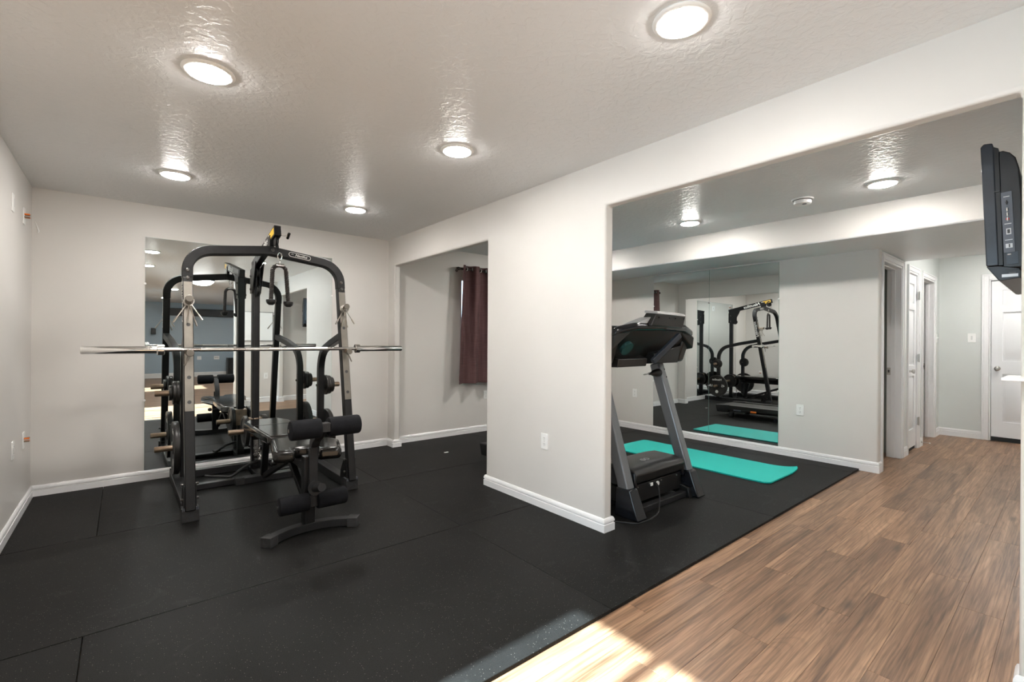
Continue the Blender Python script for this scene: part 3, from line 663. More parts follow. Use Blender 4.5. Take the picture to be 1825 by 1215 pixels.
# ------------------------------------------------------------------ power rack
RX0, RX1, XC = .353, 1.465, .940
LEAN = .181
def uy(z): return 3.86+LEAN*(z-.10)
dl = Vector((0, LEAN, 1)).normalized(); nl = Vector((1, 0, 0)).cross(dl)   # lean direction and its plane normal
rack = thing('power_rack', 'black plate loaded power rack with arched top, in front of the gym mirror', 'exercise machine', (.909, 4.4, .010))
zf = .010
for sx, X in ((-1, RX0), (1, RX1)):
    rl = MB().box(X-.036, X+.036, 3.875, 5.16, zf+.004, zf+.078).build('base_rail', GREYP, rack, bevel=.004)
    cap = MB().box(X-.051, X+.051, 3.838, 3.925, zf, zf+.097).build('end_cap', RUBC, rl, bevel=.005)
    for i in range(11):
        x = X-.044+i*.0088
        MB().box(x-.0022, x+.0022, 3.8355, 3.900, zf+.080, zf+.0995).build('cap_rib', PORT, rl)
    up = MB().rect([(X, uy(.085), .085), (X, uy(1.70), 1.70)], .062, .066, (1, 0, 0)).build('upright', BLACKP, rack, bevel=.005)
    # side gusset at the foot
    for q in (-1, 1):
        MB().prism([(3.83+.02, zf+.075), (4.02, zf+.075), (4.01, zf+.14), (3.935, .26), (3.875, .26)], 'X', X+q*.031, X+q*.037).build('foot_gusset', BLACKP, rack)
    # nickel wear plate on the front face
    def fp(z, off=0): return Vector((X, uy(z), z))-nl*(-1)*0+Vector((0, -math.cos(math.atan(LEAN)), math.sin(math.atan(LEAN))))*(.033+off)
    a, b = fp(.747), fp(1.665); pl = MB().rect([a+Vector((0, -.0015, 0)), b+Vector((0, -.0015, 0))], .052, .004, (1, 0, 0)).build('wear_plate', NICKEL, rack)
    fn = Vector((0, -math.cos(math.atan(LEAN)), math.sin(math.atan(LEAN))))
    for z in (.808, .979, 1.352):
        MB().cyl(fp(z), fp(z)+fn*.0042, .0125, n=20).build('pin_hole', SLOT, pl)
    for z in (1.692, 1.750):
        MB().lathe([(.0, 0), (.014, 0), (.014, .3), (.011, .45), (.010, 1), (0, 1)], fp(z), fp(z)+fn*.013, 14).build('bolt', BOLT, up)
    for z in (.155, .255):
        for q in (-1, 1): MB().cyl((X+q*.03, 3.90 if z < .2 else 3.905, z), (X+q*.052, 3.90 if z < .2 else 3.905, z), .009, n=10).build('bolt', BOLT, up)
    # pegs
    for z, r in ((1.535, .024), (1.152, .024)):
        pg = MB().cyl(fp(z), fp(z)+Vector((0, -.095, 0)), .0135, n=16).build('peg', BRASS, rack)
        e = fp(z)+Vector((0, -.095, 0)); MB().lathe([(0, 0), (r*.9, 0), (r, .3), (r, .8), (r*.9, 1), (0, 1)], e, e+Vector((0, -.014, 0)), 20).build('peg_end', NICKEL, pg)
    e = fp(1.152)+Vector((0, -.045, -.012))
    MB().tube([e, e+Vector((sx*.012, -.02, -.03)), e+Vector((sx*.030, -.025, -.075))], [.007, .006, .005], 8).build('peg_lever', NICKEL, rack)
    # rear horn post curving forward into the upright
    PX = .400 if sx < 0 else 1.528
    path = fillet([(X+(PX-X)*.05, uy(1.29)+.02, 1.29), (X+(PX-X)*.5, 4.45, 1.225), (PX, 4.87, 1.125), (PX, 4.87, .085)], [.5, .25], 9)
    MB().rect(path, .058, .062, (1, 0, 0)).build('curved_brace', BLACKP, rack, bevel=.005)
    for z in (.80, .335):
        h = MB().lathe([(.0, 0), (.024, 0), (.024, .97), (.021, 1), (0, 1)], (PX+sx*.02, 4.87, z), (PX+sx*(.205 if sx < 0 else .186), 4.87, z), 20).build('plate_horn', BRASS, rack)
        MB().cyl((PX+sx*.028, 4.87, z), (PX+sx*.034, 4.87, z), .043, n=20).build('horn_flange', BLACKP, h)
        MB().cyl((PX-.034*sx, 4.87, z), (PX-.044*sx, 4.87, z), .012, n=12).build('bolt', BOLT, h)
    MB().box(X-.033, X+.033, 5.155, 5.19, zf, zf+.085).build('rear_cap', RUBC, rl, bevel=.004)
# arched top
def ap(x, z): return Vector((x, uy(z), z))
arch = fillet([ap(RX0, 1.70), ap(RX0, 1.905), ap(.909, 1.975), ap(RX1, 1.905), ap(RX1, 1.70)], [.17, 0, .17], 10)
arc_o = MB().rect(arch, .062, .068, nl).build('top_arch', GREYP, rack, bevel=.005)
fn = Vector((0, -math.cos(math.atan(LEAN)), math.sin(math.atan(LEAN))))
# badge on the right half of the arch
du = (ap(RX1, 1.905)-ap(.909, 1.975)).normalized(); dv = fn.cross(du)
bc = ap(.909, 1.975).lerp(ap(RX1, 1.905), .40)+fn*.0345
BF = frame(bc, du, dv, fn)
bd = MB(BF)
def pill(w, h, off, n=10):
    out = []
    for cx_, a0 in ((w/2-h/2, -90), (-w/2+h/2, 90)):
        for i in range(n+1): a = R_(a0+180*i/n); out.append((cx_+math.cos(a)*h/2, math.sin(a)*h/2, off))
    return out
badge = MB(BF).rings([pill(.175, .040, -.002), pill(.175, .040, .0012)]).build('badge', WHITEI, rack)
MB(BF).rings([pill(.167, .032, .0005), pill(.167, .032, .0020)]).build('badge_field', BLACKP, badge)
text('Nautilus', .028, frame(BF @ Vector((.010, 0, .0022)), du, dv, fn), WHITEI, badge, shear=.25)
MB(BF).torus((-.060, 0, .0022), fn, .0075, .0022, 18, 6).build('emblem_ring', WHITEI, badge)
bl = MB().cyl(ap(.925, 1.972)+fn*.032, ap(.925, 1.972)+fn*.045, .013, n=14).build('bolt', BOLT, arc_o)
# mast and boom
MB().box(XC-.030, XC+.030, 4.845, 4.915, zf, 1.975).build('mast', BLACKP, rack, bevel=.005)
b0, b1 = Vector((XC, 4.935, 1.935)), Vector((XC-.006, 4.045, 2.120))
boom = MB().rect([b0, b1], .052, .082, (1, 0, 0)).build('boom', BLACKP, rack, bevel=.004)
bdir = (b1-b0).normalized()
for q in (-1, 1):
    up_ = Vector((1, 0, 0)).cross(bdir)*(-1); up_ = up_ if up_.z > 0 else -up_
    un = bdir if q < 0 else -bdir
    nn = Vector((q, 0, 0)); un = up_.cross(nn)
    c = b0.lerp(b1, .56)+nn*.0268
    text('Nautilus', .082, frame(c, un, up_, nn), WHITEI, boom, shear=.2, sx=1.25)
    c = b0.lerp(b1, .30 if q < 0 else .34)
    c = b0.lerp(b1, .90)+nn*.0265
    MB(frame(c, bdir, up_, nn)).box(-.075, .075, -.026, .026, 0, .001).build('yellow_stripe', YELLOW, boom)
    MB(frame(b0.lerp(b1, .80)+nn*.0265, bdir, up_, nn)).torus((0, 0, .0005), (0, 0, 1), .020, .004, 20, 6).build('emblem_ring', WHITEI, boom)
# brackets joining boom to mast and arch
for q in (-1, 1):
    MB().prism([(4.70, 1.955), (4.93, 1.90), (4.93, 1.68), (4.84, 1.68)], 'X', XC+q*.031, XC+q*.037).build('mast_gusset', BLACKP, rack)
    MB().prism([(4.17, 1.95), (4.25, 1.95), (4.25, 2.09), (4.17, 2.10)], 'X', XC+q*.027-.004, XC+q*.033-.004).build('arch_bracket', BLACKP, rack)
    for zz in (1.72, 1.84): MB().cyl((XC+q*.036, 4.885, zz), (XC+q*.047, 4.885, zz), .011, n=10).build('bolt', BOLT, rack)
# pulleys
def pulley(c, r, ax, par, w=.022):
    c = Vector(c); ax = Vector(ax)
    MB().lathe([(0, 0), (r, 0), (r, .12), (r*.82, .4), (r*.82, .6), (r, .88), (r, 1), (0, 1)], c-ax*w/2, c+ax*w/2, 28).build('pulley', BLACKM, par)
pulley((XC-.006, 4.10, 2.045), .045, (1, 0, 0), rack)
pulley((XC, 4.80, 1.86), .050, (1, 0, 0), rack); pulley((XC, 4.80, 1.70), .050, (1, 0, 0), rack)
for q in (-1, 1): MB().box(XC+q*.016-.002, XC+q*.016+.002, 4.77, 4.85, 1.66, 1.90).build('pulley_bracket', BLACKP, rack, bevel=.001)
kn = MB().cyl((XC+.02, 4.09, 2.095), (XC+.075, 4.085, 2.095), .006, n=10).build('pin', STEEL, rack)
MB().cyl((XC+.082, 4.06, 2.110), (XC+.082, 4.11, 2.080), .011, n=12).build('pin_handle', BLACKR, rack)
# cable runs
MB().tube([(XC+.02, 4.81, 1.86), (XC+.02, 4.81, .52)], .003, 6).build('cable', BLACKR, rack); MB().tube([(XC-.025, 4.80, 1.70), (XC-.025, 4.80, .50)], .003, 6).build('cable', BLACKR, rack)
MB().tube([(XC-.006, 4.055, 2.045), (XC+.002, 4.054, 1.985), (XC+.008, 4.09, 1.965)], .0035, 6).build('cable', BLACKR, rack)
# weight carriage on the mast
cg = MB().box(XC-.055, XC+.055, 4.825, 4.935, .365, .53).build('weight_carriage', BRASS, rack, bevel=.006)
for q in (-1, 1):
    MB().lathe([(.0, 0), (.024, 0), (.024, .97), (.021, 1), (0, 1)], (XC+q*.05, 4.88, .41), (XC+q*.215, 4.88, .41), 20).build('carriage_horn', BRASS, cg)
    MB().cyl((XC+q*.05, 4.88, .41), (XC+q*.058, 4.88, .41), .045, n=20).build('horn_flange', BRASS, cg)
MB().box(XC-.020, XC+.020, 4.835, 4.8449, .12, .33).build('mast_plate', CHROME, rack)
# rear cross rails on the floor
MB().box(RX0+.036, RX1-.036, 5.05, 5.12, zf+.004, zf+.066).build('cross_rail', GREYP, rack, bevel=.004)
MB().box(RX0+.036, XC+.25, 4.60, 4.66, zf+.004, zf+.05).build('cross_rail', GREYP, rack, bevel=.004)
MB().box(XC-.03, XC+.03, 4.66, 5.05, zf+.004, zf+.05).build('centre_rail', GREYP, rack, bevel=.004)
# lettering up the outer face of the uprights
for sx, X in ((-1, RX0), (1, RX1)):
    nn = Vector((sx, 0, 0)); c = Vector((X+sx*.0315, uy(1.52), 1.52)); un = dl
    text('Nautilus', .074, frame(c, un, nn.cross(un), nn), WHITEI, rack, shear=.2, sx=1.25)

# ------------------------------------------------------------------ weight plates
def plate(x, y, z, r, th, sx, label, words=False, hub=.026):
    t = thing('weight_plate', label, 'weight plate', (x, y, z-r), 'weight plates')
    a = Vector((x-th/2*sx, y, z)); b = Vector((x+th/2*sx, y, z))
    k = th/2
    MB().lathe([(hub, .5), (hub, 0), (hub+.022, 0), (hub+.03, .16), (r*.80, .16), (r*.84, 0), (r*.985, 0), (r, .12), (r, .88), (r*.985, 1), (r*.84, 1), (r*.80, .84), (hub+.03, .84), (hub+.022, 1), (hub, 1), (hub, .5)], a, b, 44).build('disc', IRON, t)
    if words:
        nn = Vector((sx, 0, 0)); up_ = Vector((0, 0, 1)); un = up_.cross(nn); f = Vector((x+sx*(th/2-.16*th), y, z))+nn*.001
        text('Nautilus', .060, frame(f+up_*r*.58, un, up_, nn), WHITEI, t); text('45', .075, frame(f+un*r*-.58, un, up_, nn), WHITEI, t); text('LB', .065, frame(f+un*r*.58, un, up_, nn), WHITEI, t)
        MB(frame(f-up_*r*.56, un, up_, nn)).lathe([(0, 0), (.033, 0), (.033, 1), (0, 1)], (0, 0, 0), (0, 0, .0012), 20).build('emblem_disc', WHITEI, t)
    return t
plate(.352, 4.87, .80, .098, .022, -1, 'small iron plate on the upper left horn, against the post')
plate(.327, 4.87, .80, .098, .022, -1, 'small iron plate on the upper left horn, second out from the post')
plate(.302, 4.87, .80, .064, .022, -1, 'smallest iron plate, outermost on the upper left horn')
plate(.338, 4.87, .335, .222, .042, -1, 'large iron plate on the lower left horn of the rack', True)
plate(1.578, 4.87, .80, .100, .022, 1, 'small iron plate on the upper right horn, against the post')
plate(1.604, 4.87, .80, .094, .024, 1, 'small iron plate on the upper right horn, middle of the three')
plate(1.632, 4.87, .80, .076, .026, 1, 'smallest iron plate, outermost on the upper right horn')
plate(1.588, 4.87, .335, .222, .042, 1, 'large lettered iron plate on the lower right horn', True)
plate(XC-.078, 4.88, .41, .142, .032, -1, 'iron plate on the left horn of the mast carriage')
plate(XC+.078, 4.88, .41, .142, .032, 1, 'iron plate on the right horn of the mast carriage')

# ------------------------------------------------------------------ barbell
bb = thing('barbell', 'long steel olympic barbell without plates resting across the rack pegs', 'barbell', (.88, 3.985, 1.165))
BY, BZ = 3.978, 1.181
MB().cyl((.20, BY, BZ), (1.56, BY, BZ), .0142, n=20).build('shaft', CHROME, bb)
for a, b in ((.42, .62), (.70, .95), (1.06, 1.30)): MB().cyl((a, BY, BZ), (b, BY, BZ), .0147, n=20).build('knurling', STEEL, bb)
for sx, a, b in ((-1, .214, -.21), (1, 1.532, 1.968)):
    MB().lathe([(.0, 0), (.027, 0), (.037, .01), (.037, .09), (.030, .10), (.025, .105), (.025, .99), (.022, 1), (0, 1)], (a, BY, BZ), (b, BY, BZ), 28).build('sleeve', CHROME, bb)

# ------------------------------------------------------------------ spring collars hanging on the top pegs
def spring_collar(c, ang, label, spread=.5, ln=.11, tilt=.2):
    t = thing('spring_collar', label, 'collar', c, 'spring collars on the pegs')
    c = Vector(c); pts = []
    e1 = Vector((1, 0, 0)); e2 = Vector((0, 0, 1)); ax = Vector((0, 1, 0))
    n = 46
    a0 = -math.pi/2-ang-spread; tot = 2*math.pi*2+2*spread
    for i in range(n+1):
        q = a0+tot*i/n; pts.append(c+e1*math.cos(q)*.029+e2*math.sin(q)*.029+ax*(.012*i/n-.006))
    d0 = Vector((-math.sin(ang+spread), -tilt, -math.cos(ang+spread))).normalized(); d1 = Vector((math.sin(spread-ang), tilt*.5, -math.cos(spread-ang))).normalized()
    pts = [pts[0]+d0*ln] + pts + [pts[-1]+d1*ln]
    MB().tube(pts, .0042, 7).build('spring', SPRING, t)
    for p, d in ((pts[0], d0), (pts[-1], d1)): MB().cyl(p-d*.045, p, .0065, n=8).build('grip', SPRING, t)
    return t
pz = 1.535; py = uy(pz)-.033
spring_collar((RX0, py-.035, pz-.012), .12, 'steel spring collar hanging on the left peg, front one', .42, .155, .3)
spring_collar((RX0, py-.070, pz-.012), -.25, 'steel spring collar hanging on the left peg, behind the front one', .30, .125, -.2)
spring_collar((RX1, py-.035, pz-.012), .15, 'steel spring collar hanging on the right peg, front one', .42, .135, .3)
spring_collar((RX1, py-.070, pz-.012), -.2, 'steel spring collar hanging on the right peg, behind the front one', .34, .12, -.2)

# ------------------------------------------------------------------ rope attachment
RXc, RY = .962, 4.10
rp = thing('rope_attachment', 'dark twisted triceps rope with rubber ends hanging from the boom', 'gym rope', (RXc, RY, 1.55))
MB().tube([(RXc-.012, RY, 1.945), (RXc-.016, RY, 1.925), (RXc-.006, RY, 1.892), (RXc, RY, 1.882), (RXc+.006, RY, 1.892), (RXc+.016, RY, 1.925), (RXc+.012, RY, 1.945), (RXc, RY, 1.955)], .0042, 8, closed=True).build('carabiner', CHROME, rp)
MB().cyl((RXc, RY, 1.882), (RXc, RY, 1.855), .006, n=10).build('swivel', CHROME, rp)
MB().cyl((RXc-.030, RY, 1.850), (RXc+.030, RY, 1.850), .0165, n=18).build('crimp', CHROME, rp)
axis = fillet([(RXc-.062, RY, 1.57), (RXc-.056, RY, 1.72), (RXc-.050, RY, 1.85), (RXc+.046, RY, 1.85), (RXc+.054, RY, 1.72), (RXc+.066, RY, 1.56)], [.3, .045, .045, .3], 8)
# resample
res = [axis[0]]
for p in axis[1:]:
    while (p-res[-1]).length > .006: res.append(res[-1]+(p-res[-1]).normalized()*.006)
for k in range(3):
    pts = []; u = Vector((0, 1, 0)); s = 0
    for i, p in enumerate(res):
        tt = (res[min(i+1, len(res)-1)]-res[max(i-1, 0)]).normalized(); w = tt.cross(u)
        q = s*2*math.pi/.052+k*2*math.pi/3; s += .006; pts.append(p+(u*math.cos(q)+w*math.sin(q))*.0085)
    MB().tube(pts, .0088, 7).build('rope_strand', ROPE, rp)
for x, z in ((RXc-.062, 1.575), (RXc+.066, 1.565)):
    MB().lathe([(.0, 0), (.020, 0), (.036, .05), (.037, .35), (.030, .75), (.016, 1), (0, 1)], (x, RY, z), (x, RY, z-.045), 24).build('rubber_end', BLACKR, rp)

# ------------------------------------------------------------------ curl bar attachment low on the mast
cb = thing('cable_bar', 'angled grey pulldown bar hooked low in front of the mast', 'bar attachment', (.80, 4.72, .03))
MB().tube(fillet([(.54, 4.79, .075), (.72, 4.70, .055), (.84, 4.70, .135), (.93, 4.72, .16), (1.0, 4.74, .14), (1.1, 4.70, .06), (1.25, 4.70, .06)], .04, 5), .012, 10).build('bar', GREYP, cb)
for i in range(4):
    MB().torus((.955, 4.755, .175+i*.030), (1, 0, 0) if i % 2 else (0, 1, 0), .013, .0038, 16, 6).build('chain_link', CHROME, cb)

# ------------------------------------------------------------------ bench
bn = thing('weight_bench', 'black vinyl weight bench with foam leg rollers in front of the rack', 'bench', (.97, 3.9, zf))
BX = .955
# bowed front foot
arcp = [(.935+.40*math.cos(a), 2.792+.40*math.sin(a), zf+.032) for a in [R_(133-86*i/16) for i in range(17)]]
ft = MB().rect(arcp, .050, .058, (0, 0, 1)).build('front_foot', GREYP, bn, bevel=.003)
for i0, i1 in ((0, 2), (16, 14)):
    a, b = Vector(arcp[i0]), Vector(arcp[i1]); d = (a-b).normalized()
    MB().rect([a-d*.055, a+d*.012], .062, .070, (0, 0, 1)).build('foot_cap', RUBC, ft, bevel=.003)
MB().box(.930-.034, .930+.034, 3.165, 3.235, zf+.057, .50).build('front_post', BLACKP, bn, bevel=.004)
# upper roller arm, curved, and rollers
pa = fillet([(.955, 3.20, .42), (.957, 3.16, .60), (.962, 2.985, .715)], .12, 8)
MB().rect(pa, .052, .050, (1, 0, 0)).build('roller_arm', GREYP, bn, bevel=.004)
def rollers(y, z, r, x0, xa, xb, x1, par):
    ax = MB().cyl((x0-.006, y, z), (x1+.006, y, z), .012, n=14).build('roller_axle', CHROME, par)
    for a, b in ((x0, xa), (xb, x1)):
        MB().lathe([(.014, .0), (r*.80, 0), (r*.95, .02), (r, .06), (r, .94), (r*.95, .98), (r*.80, 1), (.014, 1)], (a, y, z), (b, y, z), 30).build('foam_roller', FOAM, par)
rollers(2.975, .713, .060, .757, .935, .980, 1.178, bn)
MB().box(.930, .990, 2.93, 2.985, .690, .745).build('arm_end_cap', RUBC, bn, bevel=.003)
rollers(3.13, .222, .056, .735, .914, .962, 1.150, bn)
MB().rect(fillet([(.945, 3.150, .56), (.945, 3.150, .36), (.938, 3.125, .185)], .2, 5), .050, .030, (1, 0, 0)).build('leg_lever', GREYP, bn, bevel=.003)
lp = MB().cyl((.950, 3.125, .300), (.953, 2.995, .338), .0255, n=24).build('lever_peg', BLACKP, bn)
MB().lathe([(0, 0), (.046, 0), (.046, 1), (0, 1)], (.9495, 3.128, .2995), (.950, 3.112, .304), 24).build('peg_flange', BLACKP, lp)
# seat with front notch and wings
def pad(outline, z0, z1, name, round_=.018):
    mb = MB(); n = len(outline); c = Vector((sum(p[0] for p in outline)/n, sum(p[1] for p in outline)/n))
    mb.prism(outline, 'Z', z0, z1)
    o = mb.build(name, VINYL, bn, bevel=round_, seg=5); return o
seat = pad([(.750, 3.34), (.875, 3.29), (.890, 3.40), (1.00, 3.40), (1.010, 3.26), (1.155, 3.22), (1.235, 3.50), (1.115, 3.79), (.835, 3.81)], .440, .524, 'seat_pad', .028)
back = pad([(.825, 3.83), (1.105, 3.80), (1.16, 4.56), (1.10, 4.735), (.868, 4.752), (.806, 4.63)], .462, .535, 'back_pad', .022)
sm = MB().box(.818, 1.142, 4.36, 4.366, .5335, .5362).build('seam', BLACKR, back)
MB().box(.915, .995, 3.235, 4.62, .39, .441).build('main_beam', BLACKP, bn, bevel=.004)
MB().box(.90, 1.01, 3.85, 4.55, .44, .463).build('pad_bracket', BLACKP, bn)
MB().box(.755, 1.225, 4.555, 4.615, zf, zf+.052).build('rear_foot', GREYP, bn, bevel=.003)
for x0, x1 in ((.735, .80), (1.18, 1.245)): MB().box(x0, x1, 4.548, 4.622, zf, zf+.060).build('foot_cap', RUBC, bn, bevel=.003)
MB().rect([(.955, 4.585, zf+.05), (.955, 4.50, .38)], .05, .05, (1, 0, 0)).build('rear_leg', BLACKP, bn, bevel=.003)
MB().rect([(.955, 4.52, zf+.06), (.955, 3.70, .385)], .04, .04, (1, 0, 0)).build('brace', BLACKP, bn, bevel=.003)
MB().rect([(.955, 3.24, .12), (.955, 3.75, .385)], .04, .04, (1, 0, 0)).build('brace', BLACKP, bn, bevel=.003)
kb = MB().cyl((.915, 3.62, .39), (.83, 3.62, .385), .007, n=10).build('adjust_pin', STEEL, bn)
MB().lathe([(0, 0), (.020, .1), (.022, .6), (.012, 1), (0, 1)], (.84, 3.62, .386), (.80, 3.62, .384), 16).build('adjust_knob', BLACKR, bn)

# ------------------------------------------------------------------ treadmill
tm = thing('treadmill', 'grey and black treadmill facing the gym with its motor hood in front', 'treadmill', (3.17, 2.6, zf))
TX0, TX1 = 2.775, 3.575
for sx, X in ((-1, TX0), (1, TX1)):
    MB().rect([(X, 2.045, .16), (X-sx*.012, 2.335, 1.07)], .082, .092, (1, 0, 0)).build('upright', GREYT, tm, bevel=.014, seg=3)
    bt = MB().hexa([(X-.055, 1.915, zf), (X+.060, 1.915, zf), (X+.060, 2.125, zf), (X-.055, 2.125, zf)], [(X-.047, 1.995, .215), (X+.047, 1.995, .215), (X+.047, 2.115, .215), (X-.047, 2.115, .215)]).build('boot', BLACKG, tm, bevel=.012, seg=3)
    q = X-sx*.075
    MB().hexa([(q-.022, 1.965, zf), (q+.022, 1.965, zf), (q+.022, 2.10, zf), (q-.022, 2.10, zf)], [(q-.022, 1.985, .085), (q+.022, 1.985, .085), (q+.022, 2.09, .115), (q-.022, 2.09, .115)]).build('hinge_block', BLACKM, tm, bevel=.004)
    MB().box(q-.018, q+.018, 2.09, 3.0, .030, .072).build('base_tube', BLACKG, tm, bevel=.004)
    if sx > 0:
        for z in (1.02, .955): MB().cyl((X+.012, 2.045+(z-.16)*.319-.040, z), (X+.012, 2.045+(z-.16)*.319-.052, z), .006, n=10).build('bolt', BLACKM, tm)
MB().box(TX0+.05, TX1-.05, 2.00, 2.055, .012, .056).build('cross_bar', GREYP, tm, bevel=.005)
MB().box(TX0+.07, TX1-.07, 2.62, 2.66, .028, .068).build('cross_bar', BLACKG, tm, bevel=.004)
hood = MB().prism([(2.075, .205), (2.035, .225), (2.025, .285), (2.050, .312), (2.12, .328), (2.30, .330), (2.40, .300), (2.43, .20), (2.43, .17), (2.10, .17)], 'X', 2.855, 3.500).build('motor_hood', CHARC, tm, bevel=.008, seg=3)
MB().box(2.865, 3.490, 2.052, 2.45, .075, .206).build('motor_pan', BLACKM, tm, bevel=.004)
MB().hexa([(2.845, 2.03, .18), (2.875, 2.03, .18), (2.875, 2.42, .18), (2.845, 2.42, .18)], [(2.845, 2.04, .300), (2.875, 2.04, .300), (2.875, 2.38, .300), (2.845, 2.38, .300)]).build('hood_end', BLACKG, tm, bevel=.006)
MB().hexa([(3.480, 2.03, .18), (3.510, 2.03, .18), (3.510, 2.42, .18), (3.480, 2.42, .18)], [(3.480, 2.04, .305), (3.510, 2.04, .305), (3.510, 2.38, .305), (3.480, 2.38, .305)]).build('hood_end', BLACKG, tm, bevel=.006)
for x in (2.90, 3.05, 3.20, 3.42): MB().cyl((x, 2.052, .19), (x, 2.046, .19), .006, n=10).build('screw', STEEL, tm)
MB().box(3.065, 3.090, 2.046, 2.052, .168, .192).build('power_switch', PLATE, tm)
MB().cyl((3.155, 2.052, .172), (3.155, 2.045, .172), .017, n=18).build('round_sticker', PLATE, tm)
for x in (3.135, 3.185): MB().torus((x, 2.17, .3315), (0, .05, 1), .020, .0028, 24, 6, sx=1.1).build('hood_logo', SILV, tm)
MB().tube([(3.15, 2.185, .3325), (3.17, 2.155, .332)], .0025, 6).build('hood_logo', SILV, tm); MB().tube([(3.15, 2.155, .332), (3.17, 2.185, .3325)], .0025, 6).build('hood_logo', SILV, tm)
MB().box(2.8395, 2.8405, 2.155, 2.225, .044, .072).build('warning_label', YLAB, tm)
# deck
MB().box(2.84, 2.86, 2.13, 2.60, .035, .17).build('pan_side', BLACKM, tm)
MB().box(2.86, 3.49, 2.40, 3.90, .105, .185).build('deck', BLACKM, tm, bevel=.004)
MB().box(2.925, 3.425, 2.42, 3.915, .185, .1915).build('belt', mat('running_belt', (.055, .05, .046), .6, bump=.2, bscale=300), tm)
for x0, x1 in ((2.835, 2.925), (3.425, 3.515)): MB().box(x0, x1, 2.36, 3.89, .135, .207).build('side_rail', CHARC, tm, bevel=.006)
for x0, x1 in ((2.825, 2.925), (3.425, 3.525)): MB().hexa([(x0, 3.72, .085), (x1, 3.72, .085), (x1, 3.90, .085), (x0, 3.90, .085)], [(x0, 3.70, .213), (x1, 3.70, .213), (x1, 3.935, .203), (x0, 3.935, .203)]).build('rear_cap', BLACKM, tm, bevel=.01, seg=3)
MB().cyl((2.925, 3.90, .155), (3.425, 3.90, .155), .030, n=20).build('rear_roller', BLACKM, tm)
for x in (2.885, 3.465): MB().lathe([(0, 0), (.040, 0), (.045, .3), (.045, 1), (0, 1)], (x, 3.68, zf), (x, 3.68, .090), 20).build('rear_foot', BLACKM, tm)
for x in (2.885, 3.465): MB().cyl((x, 2.9, zf), (x, 2.9, .125), .03, n=16).build('deck_foot', BLACKM, tm)
for q in (2.833, 3.517): 
    MB().box(q-.005, q+.005, 3.26, 3.35, .122, .150).build('cushion_clip', ORANGE, tm, bevel=.002)
    MB().box(q-.004, q+.004, 3.50, 3.62, .128, .146).build('maker_plate', PORT, tm)
# console
cx0 = 3.175
MB().prism([(2.065, 1.345), (2.085, 1.300), (2.25, 1.095), (2.40, 1.065), (2.52, 1.16), (2.52, 1.27), (2.22, 1.375), (2.10, 1.365)], 'X', 2.735, 3.615).build('console_body', BLACKM, tm, bevel=.01)
rim = fillet([(2.635, 2.36, 1.10), (2.640, 2.22, 1.19), (2.700, 2.085, 1.335), (2.85, 2.045, 1.365), (3.175, 2.020, 1.372), (3.50, 2.045, 1.365), (3.665, 2.085, 1.330), (3.715, 2.16, 1.285), (3.660, 2.30, 1.13)], .05, 4)
MB().tube(rim, [.030]*len(rim), 12).build('console_rim', BLACKG, tm)
for sx in (-1, 1):
    X = cx0+sx*.475
    MB().hexa([(X-.05, 2.16, 1.09), (X+.05, 2.16, 1.09), (X+.04, 2.75, 1.03), (X-.04, 2.75, 1.03)], [(X-.05, 2.08, 1.32), (X+.05, 2.08, 1.32), (X+.04, 2.75, 1.09), (X-.04, 2.75, 1.09)]).build('handle_arm', CHARC, tm, bevel=.02, seg=4)
MB().hexa([(3.235, 2.125, 1.085), (3.555, 2.125, 1.085), (3.555, 2.36, 1.075), (3.235, 2.36, 1.075)], [(3.235, 2.14, 1.165), (3.555, 2.10, 1.225), (3.555, 2.36, 1.24), (3.235, 2.36, 1.20)]).build('support_box', BLACKM, tm, bevel=.005)
MB().hexa([(2.80, 2.16, 1.065), (3.16, 2.16, 1.065), (3.16, 2.36, 1.06), (2.80, 2.36, 1.06)], [(2.80, 2.15, 1.125), (3.16, 2.15, 1.125), (3.16, 2.36, 1.20), (2.80, 2.36, 1.20)]).build('support_box', CHARC, tm, bevel=.006)
MB().rect([(3.17, 2.11, 1.10), (3.40, 2.02, 1.31)], .03, .045, (0, 1, 0)).build('brace_strut', TVSIDE, tm, bevel=.005)
dsp = MB().hexa([(2.965, 1.985, 1.372), (3.395, 1.985, 1.362), (3.395, 2.11, 1.372), (2.965, 2.11, 1.372)], [(3.005, 1.965, 1.465), (3.400, 1.965, 1.455), (3.400, 2.06, 1.475), (3.005, 2.06, 1.475)]).build('display_back', CHARC, tm, bevel=.010, seg=3)
MB().hexa([(3.00, 1.960, 1.462), (3.405, 1.960, 1.452), (3.405, 2.075, 1.472), (3.00, 2.075, 1.472)], [(3.02, 1.970, 1.482), (3.39, 1.970, 1.474), (3.39, 2.085, 1.492), (3.02, 2.085, 1.492)]).build('display_frame', SILV, tm, bevel=.007, seg=3)
for x in (3.04, 3.18, 3.26, 3.375): MB().cyl((x, 1.975, 1.435), (x, 1.965, 1.437), .006, n=10).build('screw', BLACKR, dsp)
MB().hexa([(2.80, 2.05, 1.365), (2.96, 2.03, 1.37), (2.96, 2.14, 1.37), (2.80, 2.14, 1.37)], [(2.86, 2.06, 1.39), (2.99, 2.00, 1.44), (2.99, 2.10, 1.44), (2.86, 2.12, 1.40)]).build('console_shoulder', SILV, tm, bevel=.006)
MB().lathe([(0, 0), (.055, 0), (.055, 1), (0, 1)], (2.83, 2.115, 1.215), (2.83, 2.095, 1.200), 24).build('fan_vent', DARKTEAL, tm)
MB().lathe([(.034, 0), (.034, .25), (.026, .55), (.012, .8), (.010, 1)], (3.525, 2.285, .992), (3.375, 2.28, .988), 16).build('tension_plug', BLACKR, tm)
